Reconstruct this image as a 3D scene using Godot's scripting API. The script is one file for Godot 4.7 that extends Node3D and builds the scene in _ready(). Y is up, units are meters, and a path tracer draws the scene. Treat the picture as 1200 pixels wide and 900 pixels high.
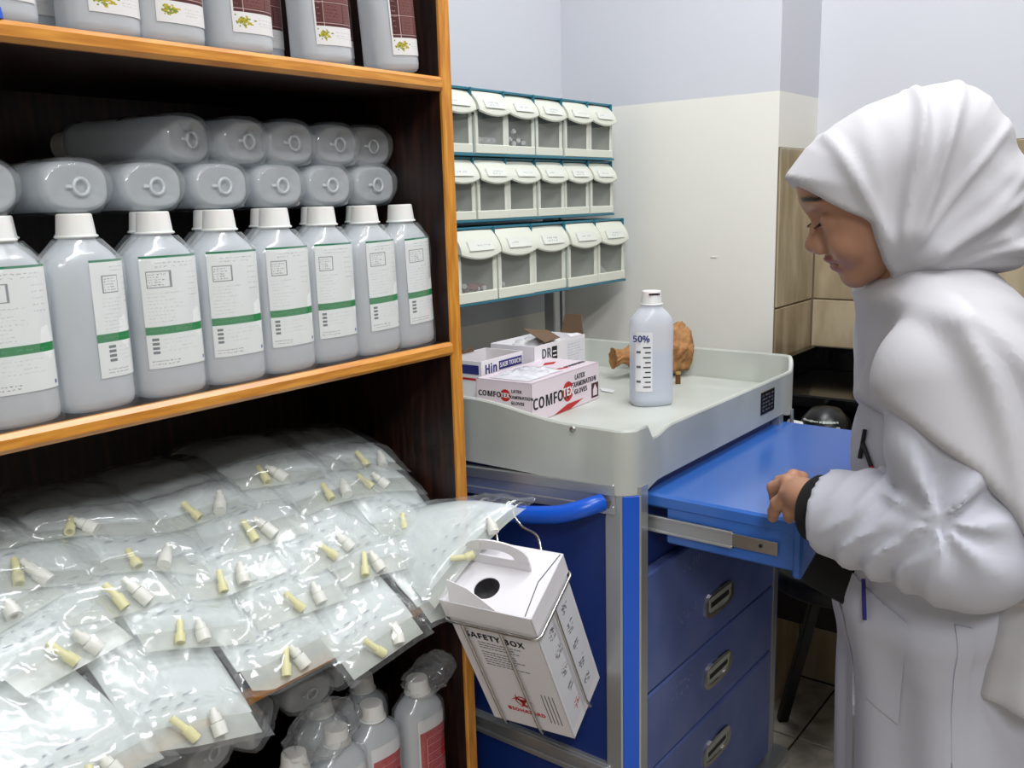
extends Node3D
# A medical store corner: shelves of infusion bottles and bags, a blue trolley, drawer racks, a nurse.

class MB:
	var v := PackedVector3Array()
	var n := PackedVector3Array()
	var t := PackedVector2Array()
	var c := PackedColorArray()
	var col := Color.WHITE
	var colored := false
	func tri(a: Vector3, b: Vector3, d: Vector3, na: Vector3, nb: Vector3, nd: Vector3, ta := Vector2.ZERO, tb := Vector2.ZERO, td := Vector2.ZERO) -> void:
		if (b - a).cross(d - a).dot(na + nb + nd) > 0.0:
			v.append_array([a, d, b]); n.append_array([na, nd, nb]); t.append_array([ta, td, tb])
		else:
			v.append_array([a, b, d]); n.append_array([na, nb, nd]); t.append_array([ta, tb, td])
		if colored:
			c.append_array([col, col, col])
	func quad(a: Vector3, b: Vector3, d: Vector3, e: Vector3, nn: Vector3, t0 := Vector2(0, 1), t1 := Vector2(1, 1), t2 := Vector2(1, 0), t3 := Vector2(0, 0)) -> void:
		tri(a, b, d, nn, nn, nn, t0, t1, t2)
		tri(a, d, e, nn, nn, nn, t0, t2, t3)
	func flat(a: Vector3, b: Vector3, d: Vector3, away: Vector3) -> void:
		var nn := (b - a).cross(d - a).normalized()
		if nn.dot((a + b + d) / 3.0 - away) < 0.0:
			nn = -nn
		tri(a, b, d, nn, nn, nn)
	func done() -> ArrayMesh:
		var arr := []
		arr.resize(Mesh.ARRAY_MAX)
		arr[Mesh.ARRAY_VERTEX] = v
		arr[Mesh.ARRAY_NORMAL] = n
		arr[Mesh.ARRAY_TEX_UV] = t
		if colored:
			arr[Mesh.ARRAY_COLOR] = c
		var m := ArrayMesh.new()
		m.add_surface_from_arrays(Mesh.PRIMITIVE_TRIANGLES, arr)
		return m

var M := {}
var taken := {}
var rng := RandomNumberGenerator.new()
var wob := FastNoiseLite.new()
const NTH := ["first", "second", "third", "fourth", "fifth", "sixth", "seventh", "eighth", "ninth", "tenth"]

# ---------------------------------------------------------------- naming
func numbered(called: String) -> String:
	var k: int = taken.get(called, 0)
	taken[called] = k + 1
	return called if k == 0 else "%s_%03d" % [called, k]

func tag(o: Node, label: String, category: String, group := "", kind := "") -> Node:
	if label: o.set_meta("label", label)
	if category: o.set_meta("category", category)
	if group: o.set_meta("group", group)
	if kind: o.set_meta("kind", kind)
	return o

func thing(called: String, label: String, category: String, at := Vector3.ZERO, turn := Vector3.ZERO, group := "") -> Node3D:
	var o := Node3D.new()
	o.name = numbered(called)
	add_child(o, true)
	o.position = at
	o.rotation = turn
	tag(o, label, category, group)
	return o

func obj(called: String, mesh: Mesh, m: Material, parent: Node = null, xf := Transform3D.IDENTITY) -> MeshInstance3D:
	var o := MeshInstance3D.new()
	o.mesh = mesh
	o.material_override = m
	o.transform = xf
	if parent == null:
		o.name = numbered(called)
		add_child(o, true)
	else:
		var nm := called
		var k := 0
		while parent.has_node(nm):
			k += 1
			nm = "%s_%03d" % [called, k]
		o.name = nm
		parent.add_child(o, true)
	return o

func struct(called: String, mesh: Mesh, m: Material, xf := Transform3D.IDENTITY) -> MeshInstance3D:
	var o := obj(called, mesh, m, null, xf)
	o.set_meta("kind", "structure")
	return o

func copy(o: Node3D, base: String, at: Vector3, turn := Vector3.ZERO, label := "", group := "") -> Node3D:
	var r: Node3D = o.duplicate()
	r.name = numbered(base)
	add_child(r, true)
	r.position = at
	r.rotation = turn
	if label: r.set_meta("label", label)
	if group: r.set_meta("group", group)
	return r

# ---------------------------------------------------------------- shapes
func T(x: float, y: float, z: float, turn := Vector3.ZERO) -> Transform3D:
	return Transform3D(Basis.from_euler(turn), Vector3(x, y, z))

func box(mb: MB, size: Vector3, xf: Transform3D, bev := 0.002) -> void:
	var h := size * 0.5
	var b := minf(bev, minf(h.x, minf(h.y, h.z)) * 0.9)
	var B := xf.basis
	for ax in 3:
		var u := (ax + 1) % 3
		var w := (ax + 2) % 3
		for s in [-1.0, 1.0]:
			var p := []
			for q in [[-1, -1], [1, -1], [1, 1], [-1, 1]]:
				var r := Vector3.ZERO
				r[ax] = s * h[ax]
				r[u] = q[0] * (h[u] - b)
				r[w] = q[1] * (h[w] - b)
				p.append(xf * r)
			var nn := Vector3.ZERO
			nn[ax] = s
			mb.quad(p[0], p[1], p[2], p[3], (B * nn).normalized())
		if b > 0.0001:
			for s1 in [-1.0, 1.0]:
				for s2 in [-1.0, 1.0]:
					var p := []
					for e in [-1.0, 1.0]:
						var r1 := Vector3.ZERO
						r1[ax] = e * (h[ax] - b); r1[u] = s1 * h[u]; r1[w] = s2 * (h[w] - b)
						var r2 := Vector3.ZERO
						r2[ax] = e * (h[ax] - b); r2[u] = s1 * (h[u] - b); r2[w] = s2 * h[w]
						p.append(xf * r1); p.append(xf * r2)
					var nn := Vector3.ZERO
					nn[u] = s1; nn[w] = s2
					mb.quad(p[0], p[1], p[3], p[2], (B * nn).normalized())
	if b > 0.0001:
		for sx in [-1.0, 1.0]:
			for sy in [-1.0, 1.0]:
				for sz in [-1.0, 1.0]:
					var s := Vector3(sx, sy, sz)
					var nn := (B * s).normalized()
					mb.tri(xf * Vector3(sx * h.x, sy * (h.y - b), sz * (h.z - b)), xf * Vector3(sx * (h.x - b), sy * h.y, sz * (h.z - b)), xf * Vector3(sx * (h.x - b), sy * (h.y - b), sz * h.z), nn, nn, nn)

func boxm(size: Vector3, bev := 0.002) -> ArrayMesh:
	var mb := MB.new()
	box(mb, size, Transform3D.IDENTITY, bev)
	return mb.done()

# a box given by its two corners
func bx(mb: MB, a: Vector3, b: Vector3, bev := 0.002) -> void:
	box(mb, (b - a).abs(), Transform3D(Basis.IDENTITY, (a + b) * 0.5), bev)

func bxm(a: Vector3, b: Vector3, bev := 0.002) -> ArrayMesh:
	var mb := MB.new()
	bx(mb, a, b, bev)
	return mb.done()

# rows of points -> smooth surface; closed joins the last column to the first
func grid(mb: MB, rows: Array, closed := false, out_ref := Vector3.INF, flip := false) -> void:
	var nr := rows.size()
	var nc: int = rows[0].size()
	var ns := []
	for i in nr:
		var line := PackedVector3Array()
		for j in nc:
			var jl := (j - 1 + nc) % nc if closed else maxi(j - 1, 0)
			var jr := (j + 1) % nc if closed else mini(j + 1, nc - 1)
			var du: Vector3 = rows[i][jr] - rows[i][jl]
			var dv: Vector3 = rows[mini(i + 1, nr - 1)][j] - rows[maxi(i - 1, 0)][j]
			var nn := du.cross(dv)
			if nn.length_squared() < 1e-16:
				var i2 := 1 if i == 0 else nr - 2
				du = rows[i2][jr] - rows[i2][jl]
				nn = du.cross(dv)
			nn = nn.normalized()
			if out_ref != Vector3.INF and nn.dot(rows[i][j] - out_ref) < 0.0:
				nn = -nn
			if flip: nn = -nn
			line.append(nn)
		ns.append(line)
	var cols := nc if closed else nc - 1
	for i in nr - 1:
		for j in cols:
			var k := (j + 1) % nc
			var u0 := float(j) / cols
			var u1 := float(j + 1) / cols
			var v0 := 1.0 - float(i) / (nr - 1)
			var v1 := 1.0 - float(i + 1) / (nr - 1)
			mb.tri(rows[i][j], rows[i][k], rows[i + 1][k], ns[i][j], ns[i][k], ns[i + 1][k], Vector2(u0, v0), Vector2(u1, v0), Vector2(u1, v1))
			mb.tri(rows[i][j], rows[i + 1][k], rows[i + 1][j], ns[i][j], ns[i + 1][k], ns[i + 1][j], Vector2(u0, v0), Vector2(u1, v1), Vector2(u0, v1))

# stacked superellipse sections: each [y, half x, half z, exponent]
func sect(y: float, a: float, b: float, e: float, k: float) -> Vector3:
	var cx := cos(k)
	var sx := sin(k)
	return Vector3(a * signf(sx) * pow(absf(sx), 2.0 / e), y, b * signf(cx) * pow(absf(cx), 2.0 / e))

func loft(mb: MB, prof: Array, seg := 32, xf := Transform3D.IDENTITY, smooth := true) -> void:
	var rows := []
	for p in prof:
		var line := PackedVector3Array()
		for k in seg:
			line.append(xf * sect(p[0], p[1], p[2], p[3], TAU * k / seg))
		rows.append(line)
	if smooth:
		grid(mb, rows, true)
		# outward normals
	else:
		for i in rows.size() - 1:
			grid(mb, [rows[i], rows[i + 1]], true)

func lathe(mb: MB, prof: Array, seg := 24, xf := Transform3D.IDENTITY, smooth := false) -> void:
	var p := []
	for q in prof:
		p.append([q[1], maxf(q[0], 0.00001), maxf(q[0], 0.00001), 2.0])
	loft(mb, p, seg, xf, smooth)

func tube(mb: MB, path: Array, r: float, seg := 10, caps := true) -> void:
	var rows := []
	var up := Vector3.UP
	var n := path.size()
	var side := Vector3.ZERO
	for i in n:
		var d: Vector3 = (path[mini(i + 1, n - 1)] - path[maxi(i - 1, 0)]).normalized()
		if side == Vector3.ZERO:
			side = d.cross(up if absf(d.y) < 0.9 else Vector3.RIGHT).normalized()
		else:
			side = (side - d * side.dot(d)).normalized()
		var w := d.cross(side)
		var line := PackedVector3Array()
		for k in seg:
			var a := TAU * k / seg
			line.append(path[i] + (side * cos(a) + w * sin(a)) * r)
		rows.append(line)
	var k0 := mb.v.size()
	grid(mb, rows, true)
	# tubes: make sure normals point outward
	var mid: Vector3 = (path[0] + path[1]) * 0.5
	if mb.n[k0].dot(mb.v[k0] - path[0]) < 0.0:
		for i in range(k0, mb.v.size()):
			mb.n[i] = -mb.n[i]
		for i in range(k0, mb.v.size(), 3):
			var a := mb.v[i + 1]; mb.v[i + 1] = mb.v[i + 2]; mb.v[i + 2] = a
			var b := mb.n[i + 1]; mb.n[i + 1] = mb.n[i + 2]; mb.n[i + 2] = b
	if caps:
		for e in [0, n - 1]:
			var d: Vector3 = (path[e] - path[1 if e == 0 else n - 2]).normalized()
			for k in seg:
				mb.tri(path[e], rows[e][k], rows[e][(k + 1) % seg], d, d, d)

func curve(pts: Array, step := 6) -> Array:
	var out := []
	for i in pts.size() - 1:
		var p0: Vector3 = pts[maxi(i - 1, 0)]
		var p1: Vector3 = pts[i]
		var p2: Vector3 = pts[i + 1]
		var p3: Vector3 = pts[mini(i + 2, pts.size() - 1)]
		for k in step:
			out.append(p1.cubic_interpolate(p2, p0, p3, float(k) / step))
	out.append(pts[-1])
	return out

func tubem(path: Array, r: float, seg := 10) -> ArrayMesh:
	var mb := MB.new()
	tube(mb, path, r, seg)
	return mb.done()

# a polygon in the xy plane pushed to depth d along +z
func prism(mb: MB, poly: PackedVector2Array, d: float, xf := Transform3D.IDENTITY) -> void:
	var idx := Geometry2D.triangulate_polygon(poly)
	var f := (xf.basis * Vector3(0, 0, 1)).normalized()
	for i in range(0, idx.size(), 3):
		for z in [0.0, d]:
			var nn := f if z == d else -f
			var p := []
			for k in 3:
				p.append(xf * Vector3(poly[idx[i + k]].x, poly[idx[i + k]].y, z))
			mb.tri(p[0], p[1], p[2], nn, nn, nn, poly[idx[i]], poly[idx[i + 1]], poly[idx[i + 2]])
	var area := 0.0
	for i in poly.size():
		var a := poly[i]
		var b := poly[(i + 1) % poly.size()]
		area += a.cross(b)
	for i in poly.size():
		var a := poly[i]
		var b := poly[(i + 1) % poly.size()]
		var e := (b - a).normalized()
		var nn := xf.basis * (Vector3(e.y, -e.x, 0) * signf(area))
		mb.quad(xf * Vector3(a.x, a.y, 0), xf * Vector3(b.x, b.y, 0), xf * Vector3(b.x, b.y, d), xf * Vector3(a.x, a.y, d), nn.normalized())

func prismm(poly: PackedVector2Array, d: float, xf := Transform3D.IDENTITY) -> ArrayMesh:
	var mb := MB.new()
	prism(mb, poly, d, xf)
	return mb.done()

func words(text: String, height: float, m: Material, parent: Node, xf: Transform3D, bold := true, called := "lettering") -> void:
	var t := TextMesh.new()
	var f := SystemFont.new()
	f.font_names = PackedStringArray(["Droid Sans"])
	f.font_weight = 700 if bold else 400
	t.font = f
	t.font_size = 32
	t.pixel_size = height / 23.0
	t.depth = 0.0006
	t.curve_step = 2.0
	t.text = text
	obj(called, t, m, parent, xf)

# ---------------------------------------------------------------- materials
func mat(c: Color, rough := 0.5, metal := 0.0) -> StandardMaterial3D:
	var m := StandardMaterial3D.new()
	m.albedo_color = c
	m.roughness = rough
	m.metallic = metal
	return m

func noise_tex(freq: float, normal := false, strength := 4.0, ramp: Gradient = null, size := 512, octaves := 4, ridged := false, seed_ := 3) -> NoiseTexture2D:
	var f := FastNoiseLite.new()
	f.noise_type = FastNoiseLite.TYPE_SIMPLEX_SMOOTH
	f.frequency = freq
	f.seed = seed_
	f.fractal_octaves = octaves
	if ridged: f.fractal_type = FastNoiseLite.FRACTAL_RIDGED
	var t := NoiseTexture2D.new()
	t.width = size
	t.height = size
	t.seamless = true
	t.as_normal_map = normal
	t.bump_strength = strength
	if ramp: t.color_ramp = ramp
	t.noise = f
	return t

func grad(a: Color, b: Color, lo := 0.0, hi := 1.0) -> Gradient:
	var g := Gradient.new()
	g.offsets = PackedFloat32Array([lo, hi])
	g.colors = PackedColorArray([a, b])
	return g

func tri_tex(m: StandardMaterial3D, t: Texture2D, scale: Vector3, world := true) -> StandardMaterial3D:
	m.albedo_texture = t
	m.albedo_color = Color.WHITE
	m.uv1_triplanar = true
	m.uv1_world_triplanar = world
	m.uv1_scale = scale
	return m

func scrawl(im: Image, r: Rect2i, rows: int, ink: Color, fill := 0.75, thick := 1) -> void:
	for i in rows:
		var y := r.position.y + int((i + 0.5) * r.size.y / rows)
		var x := r.position.x
		var end := r.position.x + int(r.size.x * rng.randf_range(fill, 1.0))
		while x < end:
			var w := rng.randi_range(2, 7)
			for k in mini(w, end - x):
				if rng.randf() < 0.75:
					im.fill_rect(Rect2i(x + k, y - rng.randi_range(0, thick), 1, rng.randi_range(1, thick + 1)), ink)
			x += w + rng.randi_range(1, 3)

func image_mat(im: Image, rough := 0.45) -> StandardMaterial3D:
	var m := mat(Color.WHITE, rough)
	m.albedo_texture = ImageTexture.create_from_image(im)
	m.texture_repeat = false
	return m

func frosted(c: Color, a: float, rough := 0.32) -> StandardMaterial3D:
	var m := mat(Color(c.r, c.g, c.b, a), rough)
	m.transparency = BaseMaterial3D.TRANSPARENCY_ALPHA
	m.clearcoat_enabled = true
	m.clearcoat = 0.6
	m.clearcoat_roughness = 0.12
	return m

func make_materials() -> void:
	M.wall = mat(Color(0.83, 0.835, 0.855), 0.75)
	M.roomwall = mat(Color(0.62, 0.60, 0.57), 0.8)
	M.dado = mat(Color(0.95, 0.94, 0.90), 0.5)
	M.ceil = mat(Color(0.85, 0.85, 0.84), 0.9)
	var plaster := noise_tex(0.01, true, 1.5)
	for k in ["wall", "dado"]:
		M[k].normal_enabled = true
		M[k].normal_texture = plaster
		M[k].normal_scale = 0.25
		M[k].uv1_triplanar = true
		M[k].uv1_world_triplanar = true
		M[k].uv1_scale = Vector3.ONE * 1.5
	M.walltile = []
	for k in 3:
		var a: Color = [Color(0.66, 0.59, 0.46), Color(0.70, 0.63, 0.50), Color(0.64, 0.56, 0.43)][k]
		M.walltile.append(tri_tex(mat(a, 0.22), noise_tex(0.012, false, 1, grad(a.darkened(0.12), a.lightened(0.12), 0.25, 0.8), 256, 4, false, 11 + k), Vector3(3.0, 0.9, 3.0)))
	M.grout = mat(Color(0.45, 0.40, 0.32), 0.9)
	M.floortile = []
	for k in 2:
		var a: Color = [Color(0.84, 0.80, 0.73), Color(0.80, 0.76, 0.70)][k]
		M.floortile.append(tri_tex(mat(a, 0.25), noise_tex(0.02, false, 1, grad(a.darkened(0.18), a.lightened(0.08), 0.2, 0.75), 256, 5, false, 21 + k), Vector3.ONE * 2.2))
	M.floorgrout = mat(Color(0.22, 0.18, 0.13), 0.95)
	var dk := Color(0.145, 0.075, 0.052)
	M.darkwood = tri_tex(mat(dk, 0.38), noise_tex(0.012, false, 1, grad(Color(0.085, 0.04, 0.028), Color(0.22, 0.115, 0.075), 0.25, 0.8), 512, 5), Vector3(9, 0.9, 9))
	M.edgewood = tri_tex(mat(Color(0.8, 0.5, 0.16), 0.3), noise_tex(0.015, false, 1, grad(Color(0.74, 0.47, 0.15), Color(0.86, 0.60, 0.24), 0.2, 0.8), 512, 5, false, 8), Vector3(1.2, 12, 12))
	M.edgewood.clearcoat_enabled = true
	M.edgewood.clearcoat = 0.4
	M.edgewoodv = tri_tex(mat(Color(0.8, 0.5, 0.16), 0.3), M.edgewood.albedo_texture, Vector3(12, 1.2, 12))
	var lp := Color(0.86, 0.89, 0.92)
	M.bottle = frosted(Color(0.955, 0.968, 0.972), 0.85)
	M.bottle.backlight_enabled = true
	M.bottle.backlight = Color(0.9, 0.93, 0.96)
	M.bottle.normal_enabled = true
	M.bottle.normal_texture = noise_tex(0.012, true, 6.0, null, 512, 2)
	M.bottle.normal_scale = 0.35
	M.bottle.uv1_scale = Vector3(1, 1, 1)
	M.bottletop = frosted(Color(0.95, 0.96, 0.98), 0.7)
	M.bottletop.backlight_enabled = true
	M.bottletop.backlight = Color(0.9, 0.92, 0.95)
	M.cap = mat(Color(0.90, 0.90, 0.88), 0.4)
	M.cap.subsurf_scatter_enabled = true
	M.cap.subsurf_scatter_strength = 0.2
	M.ring = frosted(Color(0.93, 0.95, 0.96), 0.8)
	M.liquid = frosted(Color(0.78, 0.82, 0.90), 0.45)
	# film: clear wrapping that glints
	M.film = mat(Color(0.95, 0.97, 0.97, 0.07), 0.12)
	M.film.transparency = BaseMaterial3D.TRANSPARENCY_ALPHA
	M.bag = frosted(Color(0.90, 0.93, 0.92), 0.68, 0.28)
	M.bag.normal_enabled = true
	M.bag.normal_texture = noise_tex(0.012, true, 8.0, null, 512, 3)
	M.bag.normal_scale = 0.5
	M.bagedge = frosted(Color(0.88, 0.90, 0.86), 0.5, 0.28)
	M.port = mat(Color(0.90, 0.90, 0.86), 0.35)
	M.yellow = mat(Color(0.88, 0.86, 0.64), 0.4)
	M.print = mat(Color(0.60, 0.63, 0.66), 0.6)
	M.crinkle = mat(Color(0.95, 0.97, 0.97, 0.12), 0.07)
	M.crinkle.transparency = BaseMaterial3D.TRANSPARENCY_ALPHA
	M.blue = mat(Color(0.09, 0.19, 0.45), 0.33)
	M.bluebright = mat(Color(0.07, 0.34, 0.78), 0.3)
	M.board = mat(Color(0.22, 0.42, 0.74), 0.25)
	M.board.clearcoat_enabled = true
	M.board.clearcoat = 0.5
	M.board.clearcoat_roughness = 0.15
	M.drawer = tri_tex(mat(Color(0.12, 0.17, 0.33), 0.35), noise_tex(0.008, false, 1, grad(Color(0.31, 0.38, 0.60), Color(0.36, 0.42, 0.63), 0.3, 0.7), 256, 4, false, 5), Vector3.ONE * 3.0)
	M.alu = mat(Color(0.72, 0.73, 0.73), 0.38, 0.75)
	M.steel = mat(Color(0.75, 0.74, 0.72), 0.25, 0.95)
	M.tray = tri_tex(mat(Color(0.70, 0.72, 0.68), 0.38), noise_tex(0.006, false, 1, grad(Color(0.72, 0.735, 0.70), Color(0.78, 0.795, 0.76), 0.3, 0.7), 256, 3, false, 6), Vector3.ONE * 2.0)
	M.grey = mat(Color(0.62, 0.64, 0.60), 0.4)
	M.black = mat(Color(0.012, 0.012, 0.014), 0.5)
	M.blackcloth = mat(Color(0.010, 0.010, 0.012), 0.9)
	M.granite = tri_tex(mat(Color(0.02, 0.02, 0.022), 0.12), noise_tex(0.12, false, 1, grad(Color(0.008, 0.008, 0.01), Color(0.06, 0.06, 0.06), 0.45, 0.9), 256, 3, false, 9), Vector3.ONE * 3.0)
	M.brown = mat(Color(0.10, 0.065, 0.05), 0.6)
	M.white = mat(Color(0.88, 0.88, 0.88), 0.5)
	M.card = mat(Color(0.90, 0.89, 0.90), 0.45)
	M.pinkcard = mat(Color(0.88, 0.82, 0.85), 0.4)
	M.kraft = mat(Color(0.42, 0.33, 0.25), 0.8)
	M.bag_paper = tri_tex(mat(Color(0.66, 0.47, 0.28), 0.75), noise_tex(0.02, false, 1, grad(Color(0.58, 0.40, 0.23), Color(0.72, 0.53, 0.33), 0.2, 0.8), 256, 4, false, 13), Vector3.ONE * 8.0)
	M.red = mat(Color(0.72, 0.08, 0.07), 0.45)
	M.ink = mat(Color(0.05, 0.05, 0.06), 0.6)
	M.inkgrey = mat(Color(0.35, 0.35, 0.37), 0.6)
	M.inkblue = mat(Color(0.12, 0.14, 0.45), 0.5)
	M.amber = mat(Color(0.40, 0.24, 0.04), 0.15)
	M.teal = mat(Color(0.16, 0.44, 0.52), 0.4)
	M.ivory = mat(Color(0.86, 0.87, 0.81), 0.38)
	M.pane = mat(Color(0.72, 0.74, 0.72, 0.20), 0.3)
	M.pane.transparency = BaseMaterial3D.TRANSPARENCY_ALPHA
	M.chalk = mat(Color(0.62, 0.66, 0.74), 0.9)
	M.cloth = mat(Color(0.75, 0.755, 0.79), 0.85)
	M.cloth.rim_enabled = true
	M.cloth.rim = 0.2
	M.scarf = mat(Color(0.745, 0.74, 0.75), 0.9)
	M.scarf.rim_enabled = true
	M.scarf.rim = 0.3
	M.skin = mat(Color.WHITE, 0.5)
	M.skin.vertex_color_use_as_albedo = true
	M.skin.subsurf_scatter_enabled = true
	M.skin.subsurf_scatter_strength = 0.08
	M.hair = mat(Color(0.03, 0.022, 0.018), 0.6)
	M.purple = mat(Color(0.12, 0.07, 0.45), 0.6)
	M.lamp = mat(Color(0.95, 0.95, 0.95), 0.4)
	M.lamp.emission_enabled = true
	M.lamp.emission = Color(0.93, 0.97, 1.0)
	M.lamp.emission_energy_multiplier = 1.5
	make_prints()

func make_prints() -> void:
	rng.seed = 5
	# white label with a green band (infusion bottles on the middle shelf)
	M.green_labels = []
	for k in 2:
		var im := Image.create(128, 256, false, Image.FORMAT_RGB8)
		im.fill(Color(0.90, 0.91, 0.90))
		im.fill_rect(Rect2i(0, 0, 128, 5), Color(0.16, 0.48, 0.33))
		im.fill_rect(Rect2i(0, 160, 128, 18), Color(0.13, 0.50, 0.27))
		scrawl(im, Rect2i(10, 164, 100, 10), 1, Color(0.30, 0.62, 0.42), 0.8, 2)
		scrawl(im, Rect2i(36, 12, 70, 16), 2, Color(0.62, 0.63, 0.64))
		for r in [Rect2i(14, 34, 46, 2), Rect2i(14, 70, 46, 2), Rect2i(14, 34, 2, 38), Rect2i(58, 34, 2, 38)]:
			im.fill_rect(r, Color(0.5, 0.5, 0.52))
		scrawl(im, Rect2i(18, 38, 38, 30), 5, Color(0.5, 0.5, 0.52))
		scrawl(im, Rect2i(84, 34, 36, 66), 5, Color(0.66, 0.67, 0.68), 0.6)
		scrawl(im, Rect2i(12, 80, 62, 74), 9, Color(0.76, 0.77, 0.77), 0.6)
		for j in 4:
			im.fill_rect(Rect2i(14, 186 + j * 10, 16, 6), Color(0.42, 0.44, 0.45))
		scrawl(im, Rect2i(40, 186, 60, 36), 4, Color(0.78, 0.79, 0.80), 0.5)
		scrawl(im, Rect2i(10, 236, 60, 14), 2, Color(0.45, 0.46, 0.48))
		im.fill_rect(Rect2i(112, 240, 8, 8), Color(0.15, 0.30, 0.55))
		M.green_labels.append(image_mat(im))
	# brown label with panels of print (top shelf)
	M.brown_labels = []
	for k in 2:
		var im := Image.create(128, 256, false, Image.FORMAT_RGB8)
		im.fill(Color(0.87, 0.86, 0.85))
		im.fill_rect(Rect2i(6, 0, 116, 212), Color(0.30, 0.13, 0.12))
		for r in [Rect2i(34, 0, 84, 40), Rect2i(34, 46, 84, 52), Rect2i(34, 104, 84, 50), Rect2i(34, 160, 40, 42), Rect2i(78, 160, 40, 42)]:
			im.fill_rect(r, Color(0.44, 0.27, 0.25))
			scrawl(im, Rect2i(r.position + Vector2i(4, 2), r.size - Vector2i(8, 4)), r.size.y / 8, Color(0.20, 0.08, 0.08), 0.6)
		for y in [42, 100, 156, 204]:
			im.fill_rect(Rect2i(6, y, 116, 2), Color(0.70, 0.60, 0.58))
		im.fill_rect(Rect2i(30, 0, 2, 212), Color(0.75, 0.66, 0.64))
		scrawl(im, Rect2i(10, 6, 16, 196), 16, Color(0.75, 0.66, 0.64), 0.7)
		for j in 60:
			var q := Vector2(rng.randfn(28, 7), rng.randfn(230, 5))
			im.fill_rect(Rect2i(int(q.x), int(clampf(q.y, 214, 250)), 4, 3), [Color(0.72, 0.62, 0.12), Color(0.45, 0.52, 0.15)][j % 2])
		scrawl(im, Rect2i(54, 222, 56, 20), 3, Color(0.72, 0.72, 0.72), 0.6)
		M.brown_labels.append(image_mat(im))
	# red label (bottom shelf)
	var im := Image.create(128, 256, false, Image.FORMAT_RGB8)
	im.fill(Color(0.84, 0.84, 0.84))
	im.fill_rect(Rect2i(8, 48, 112, 200), Color(0.66, 0.07, 0.09))
	for y in [76, 104, 136, 168, 200]:
		im.fill_rect(Rect2i(34, y, 86, 2), Color(0.85, 0.62, 0.60))
	im.fill_rect(Rect2i(32, 76, 2, 172), Color(0.85, 0.62, 0.60))
	for y in [54, 82, 110, 142, 174, 206]:
		scrawl(im, Rect2i(40, y, 74, 20), 2, Color(0.86, 0.60, 0.58), 0.6)
	scrawl(im, Rect2i(14, 80, 14, 160), 14, Color(0.86, 0.60, 0.58), 0.7)
	M.red_label = image_mat(im)
	# fine grey print on film or card
	im = Image.create(128, 128, false, Image.FORMAT_RGB8)
	im.fill(Color(0.86, 0.86, 0.88))
	scrawl(im, Rect2i(6, 6, 116, 116), 13, Color(0.55, 0.56, 0.60), 0.6)
	M.fine_print = image_mat(im)
	# handwritten drawer slips
	M.slips = []
	for k in 5:
		im = Image.create(64, 24, false, Image.FORMAT_RGB8)
		im.fill(Color(0.87, 0.88, 0.84))
		scrawl(im, Rect2i(10 + k * 3, 5, 36, 14), 1 + k % 2, Color(0.52, 0.54, 0.58), 0.5, 2)
		M.slips.append(image_mat(im))
	# side print of the sharps box: a ladder of small line drawings
	im = Image.create(128, 256, false, Image.FORMAT_RGB8)
	im.fill(Color(0.86, 0.86, 0.87))
	for j in 5:
		for side in 2:
			var o := Vector2i(18 + side * 58, 14 + j * 48)
			var ink := Color(0.35, 0.36, 0.38)
			if side == 0 and j == 4: ink = Color(0.70, 0.10, 0.12)
			for e in 26:
				var q := Vector2(o) + Vector2(16, 16) + Vector2(12, 0).rotated(rng.randf() * TAU) * rng.randf_range(0.3, 1.1)
				im.fill_rect(Rect2i(int(q.x), int(q.y), rng.randi_range(1, 7), rng.randi_range(1, 3)), ink)
	M.box_side = image_mat(im)

# ---------------------------------------------------------------- the room
const WX := 2.375      # tiled wall behind the sink
const PZ := -0.846     # side of the pillar

func tile_run(parent: Node, mats: Array, o: Vector3, du: Vector3, dv: Vector3, nn: Vector3, us: Array, vs: Array, gap: float, thick: float, bev := 0.0015) -> void:
	var shared := {}
	for i in us.size() - 1:
		for j in vs.size() - 1:
			var w: float = us[i + 1] - us[i] - gap
			var h: float = vs[j + 1] - vs[j] - gap
			if w < 0.01 or h < 0.01: continue
			var key := Vector2(snappedf(w, 0.001), snappedf(h, 0.001))
			if not shared.has(key):
				shared[key] = boxm(Vector3(w, h, thick), bev)
			var p: Vector3 = o + du * ((us[i] + us[i + 1]) * 0.5) + dv * ((vs[j] + vs[j + 1]) * 0.5) + nn * (thick * 0.5)
			obj("tile", shared[key], mats[rng.randi() % mats.size()], parent, Transform3D(Basis(du, dv, nn), p))

func steps(a: float, b: float, d: float) -> Array:
	var out := []
	var x := a
	while x < b - 0.001:
		out.append(x)
		x += d
	out.append(b)
	return out

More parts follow.
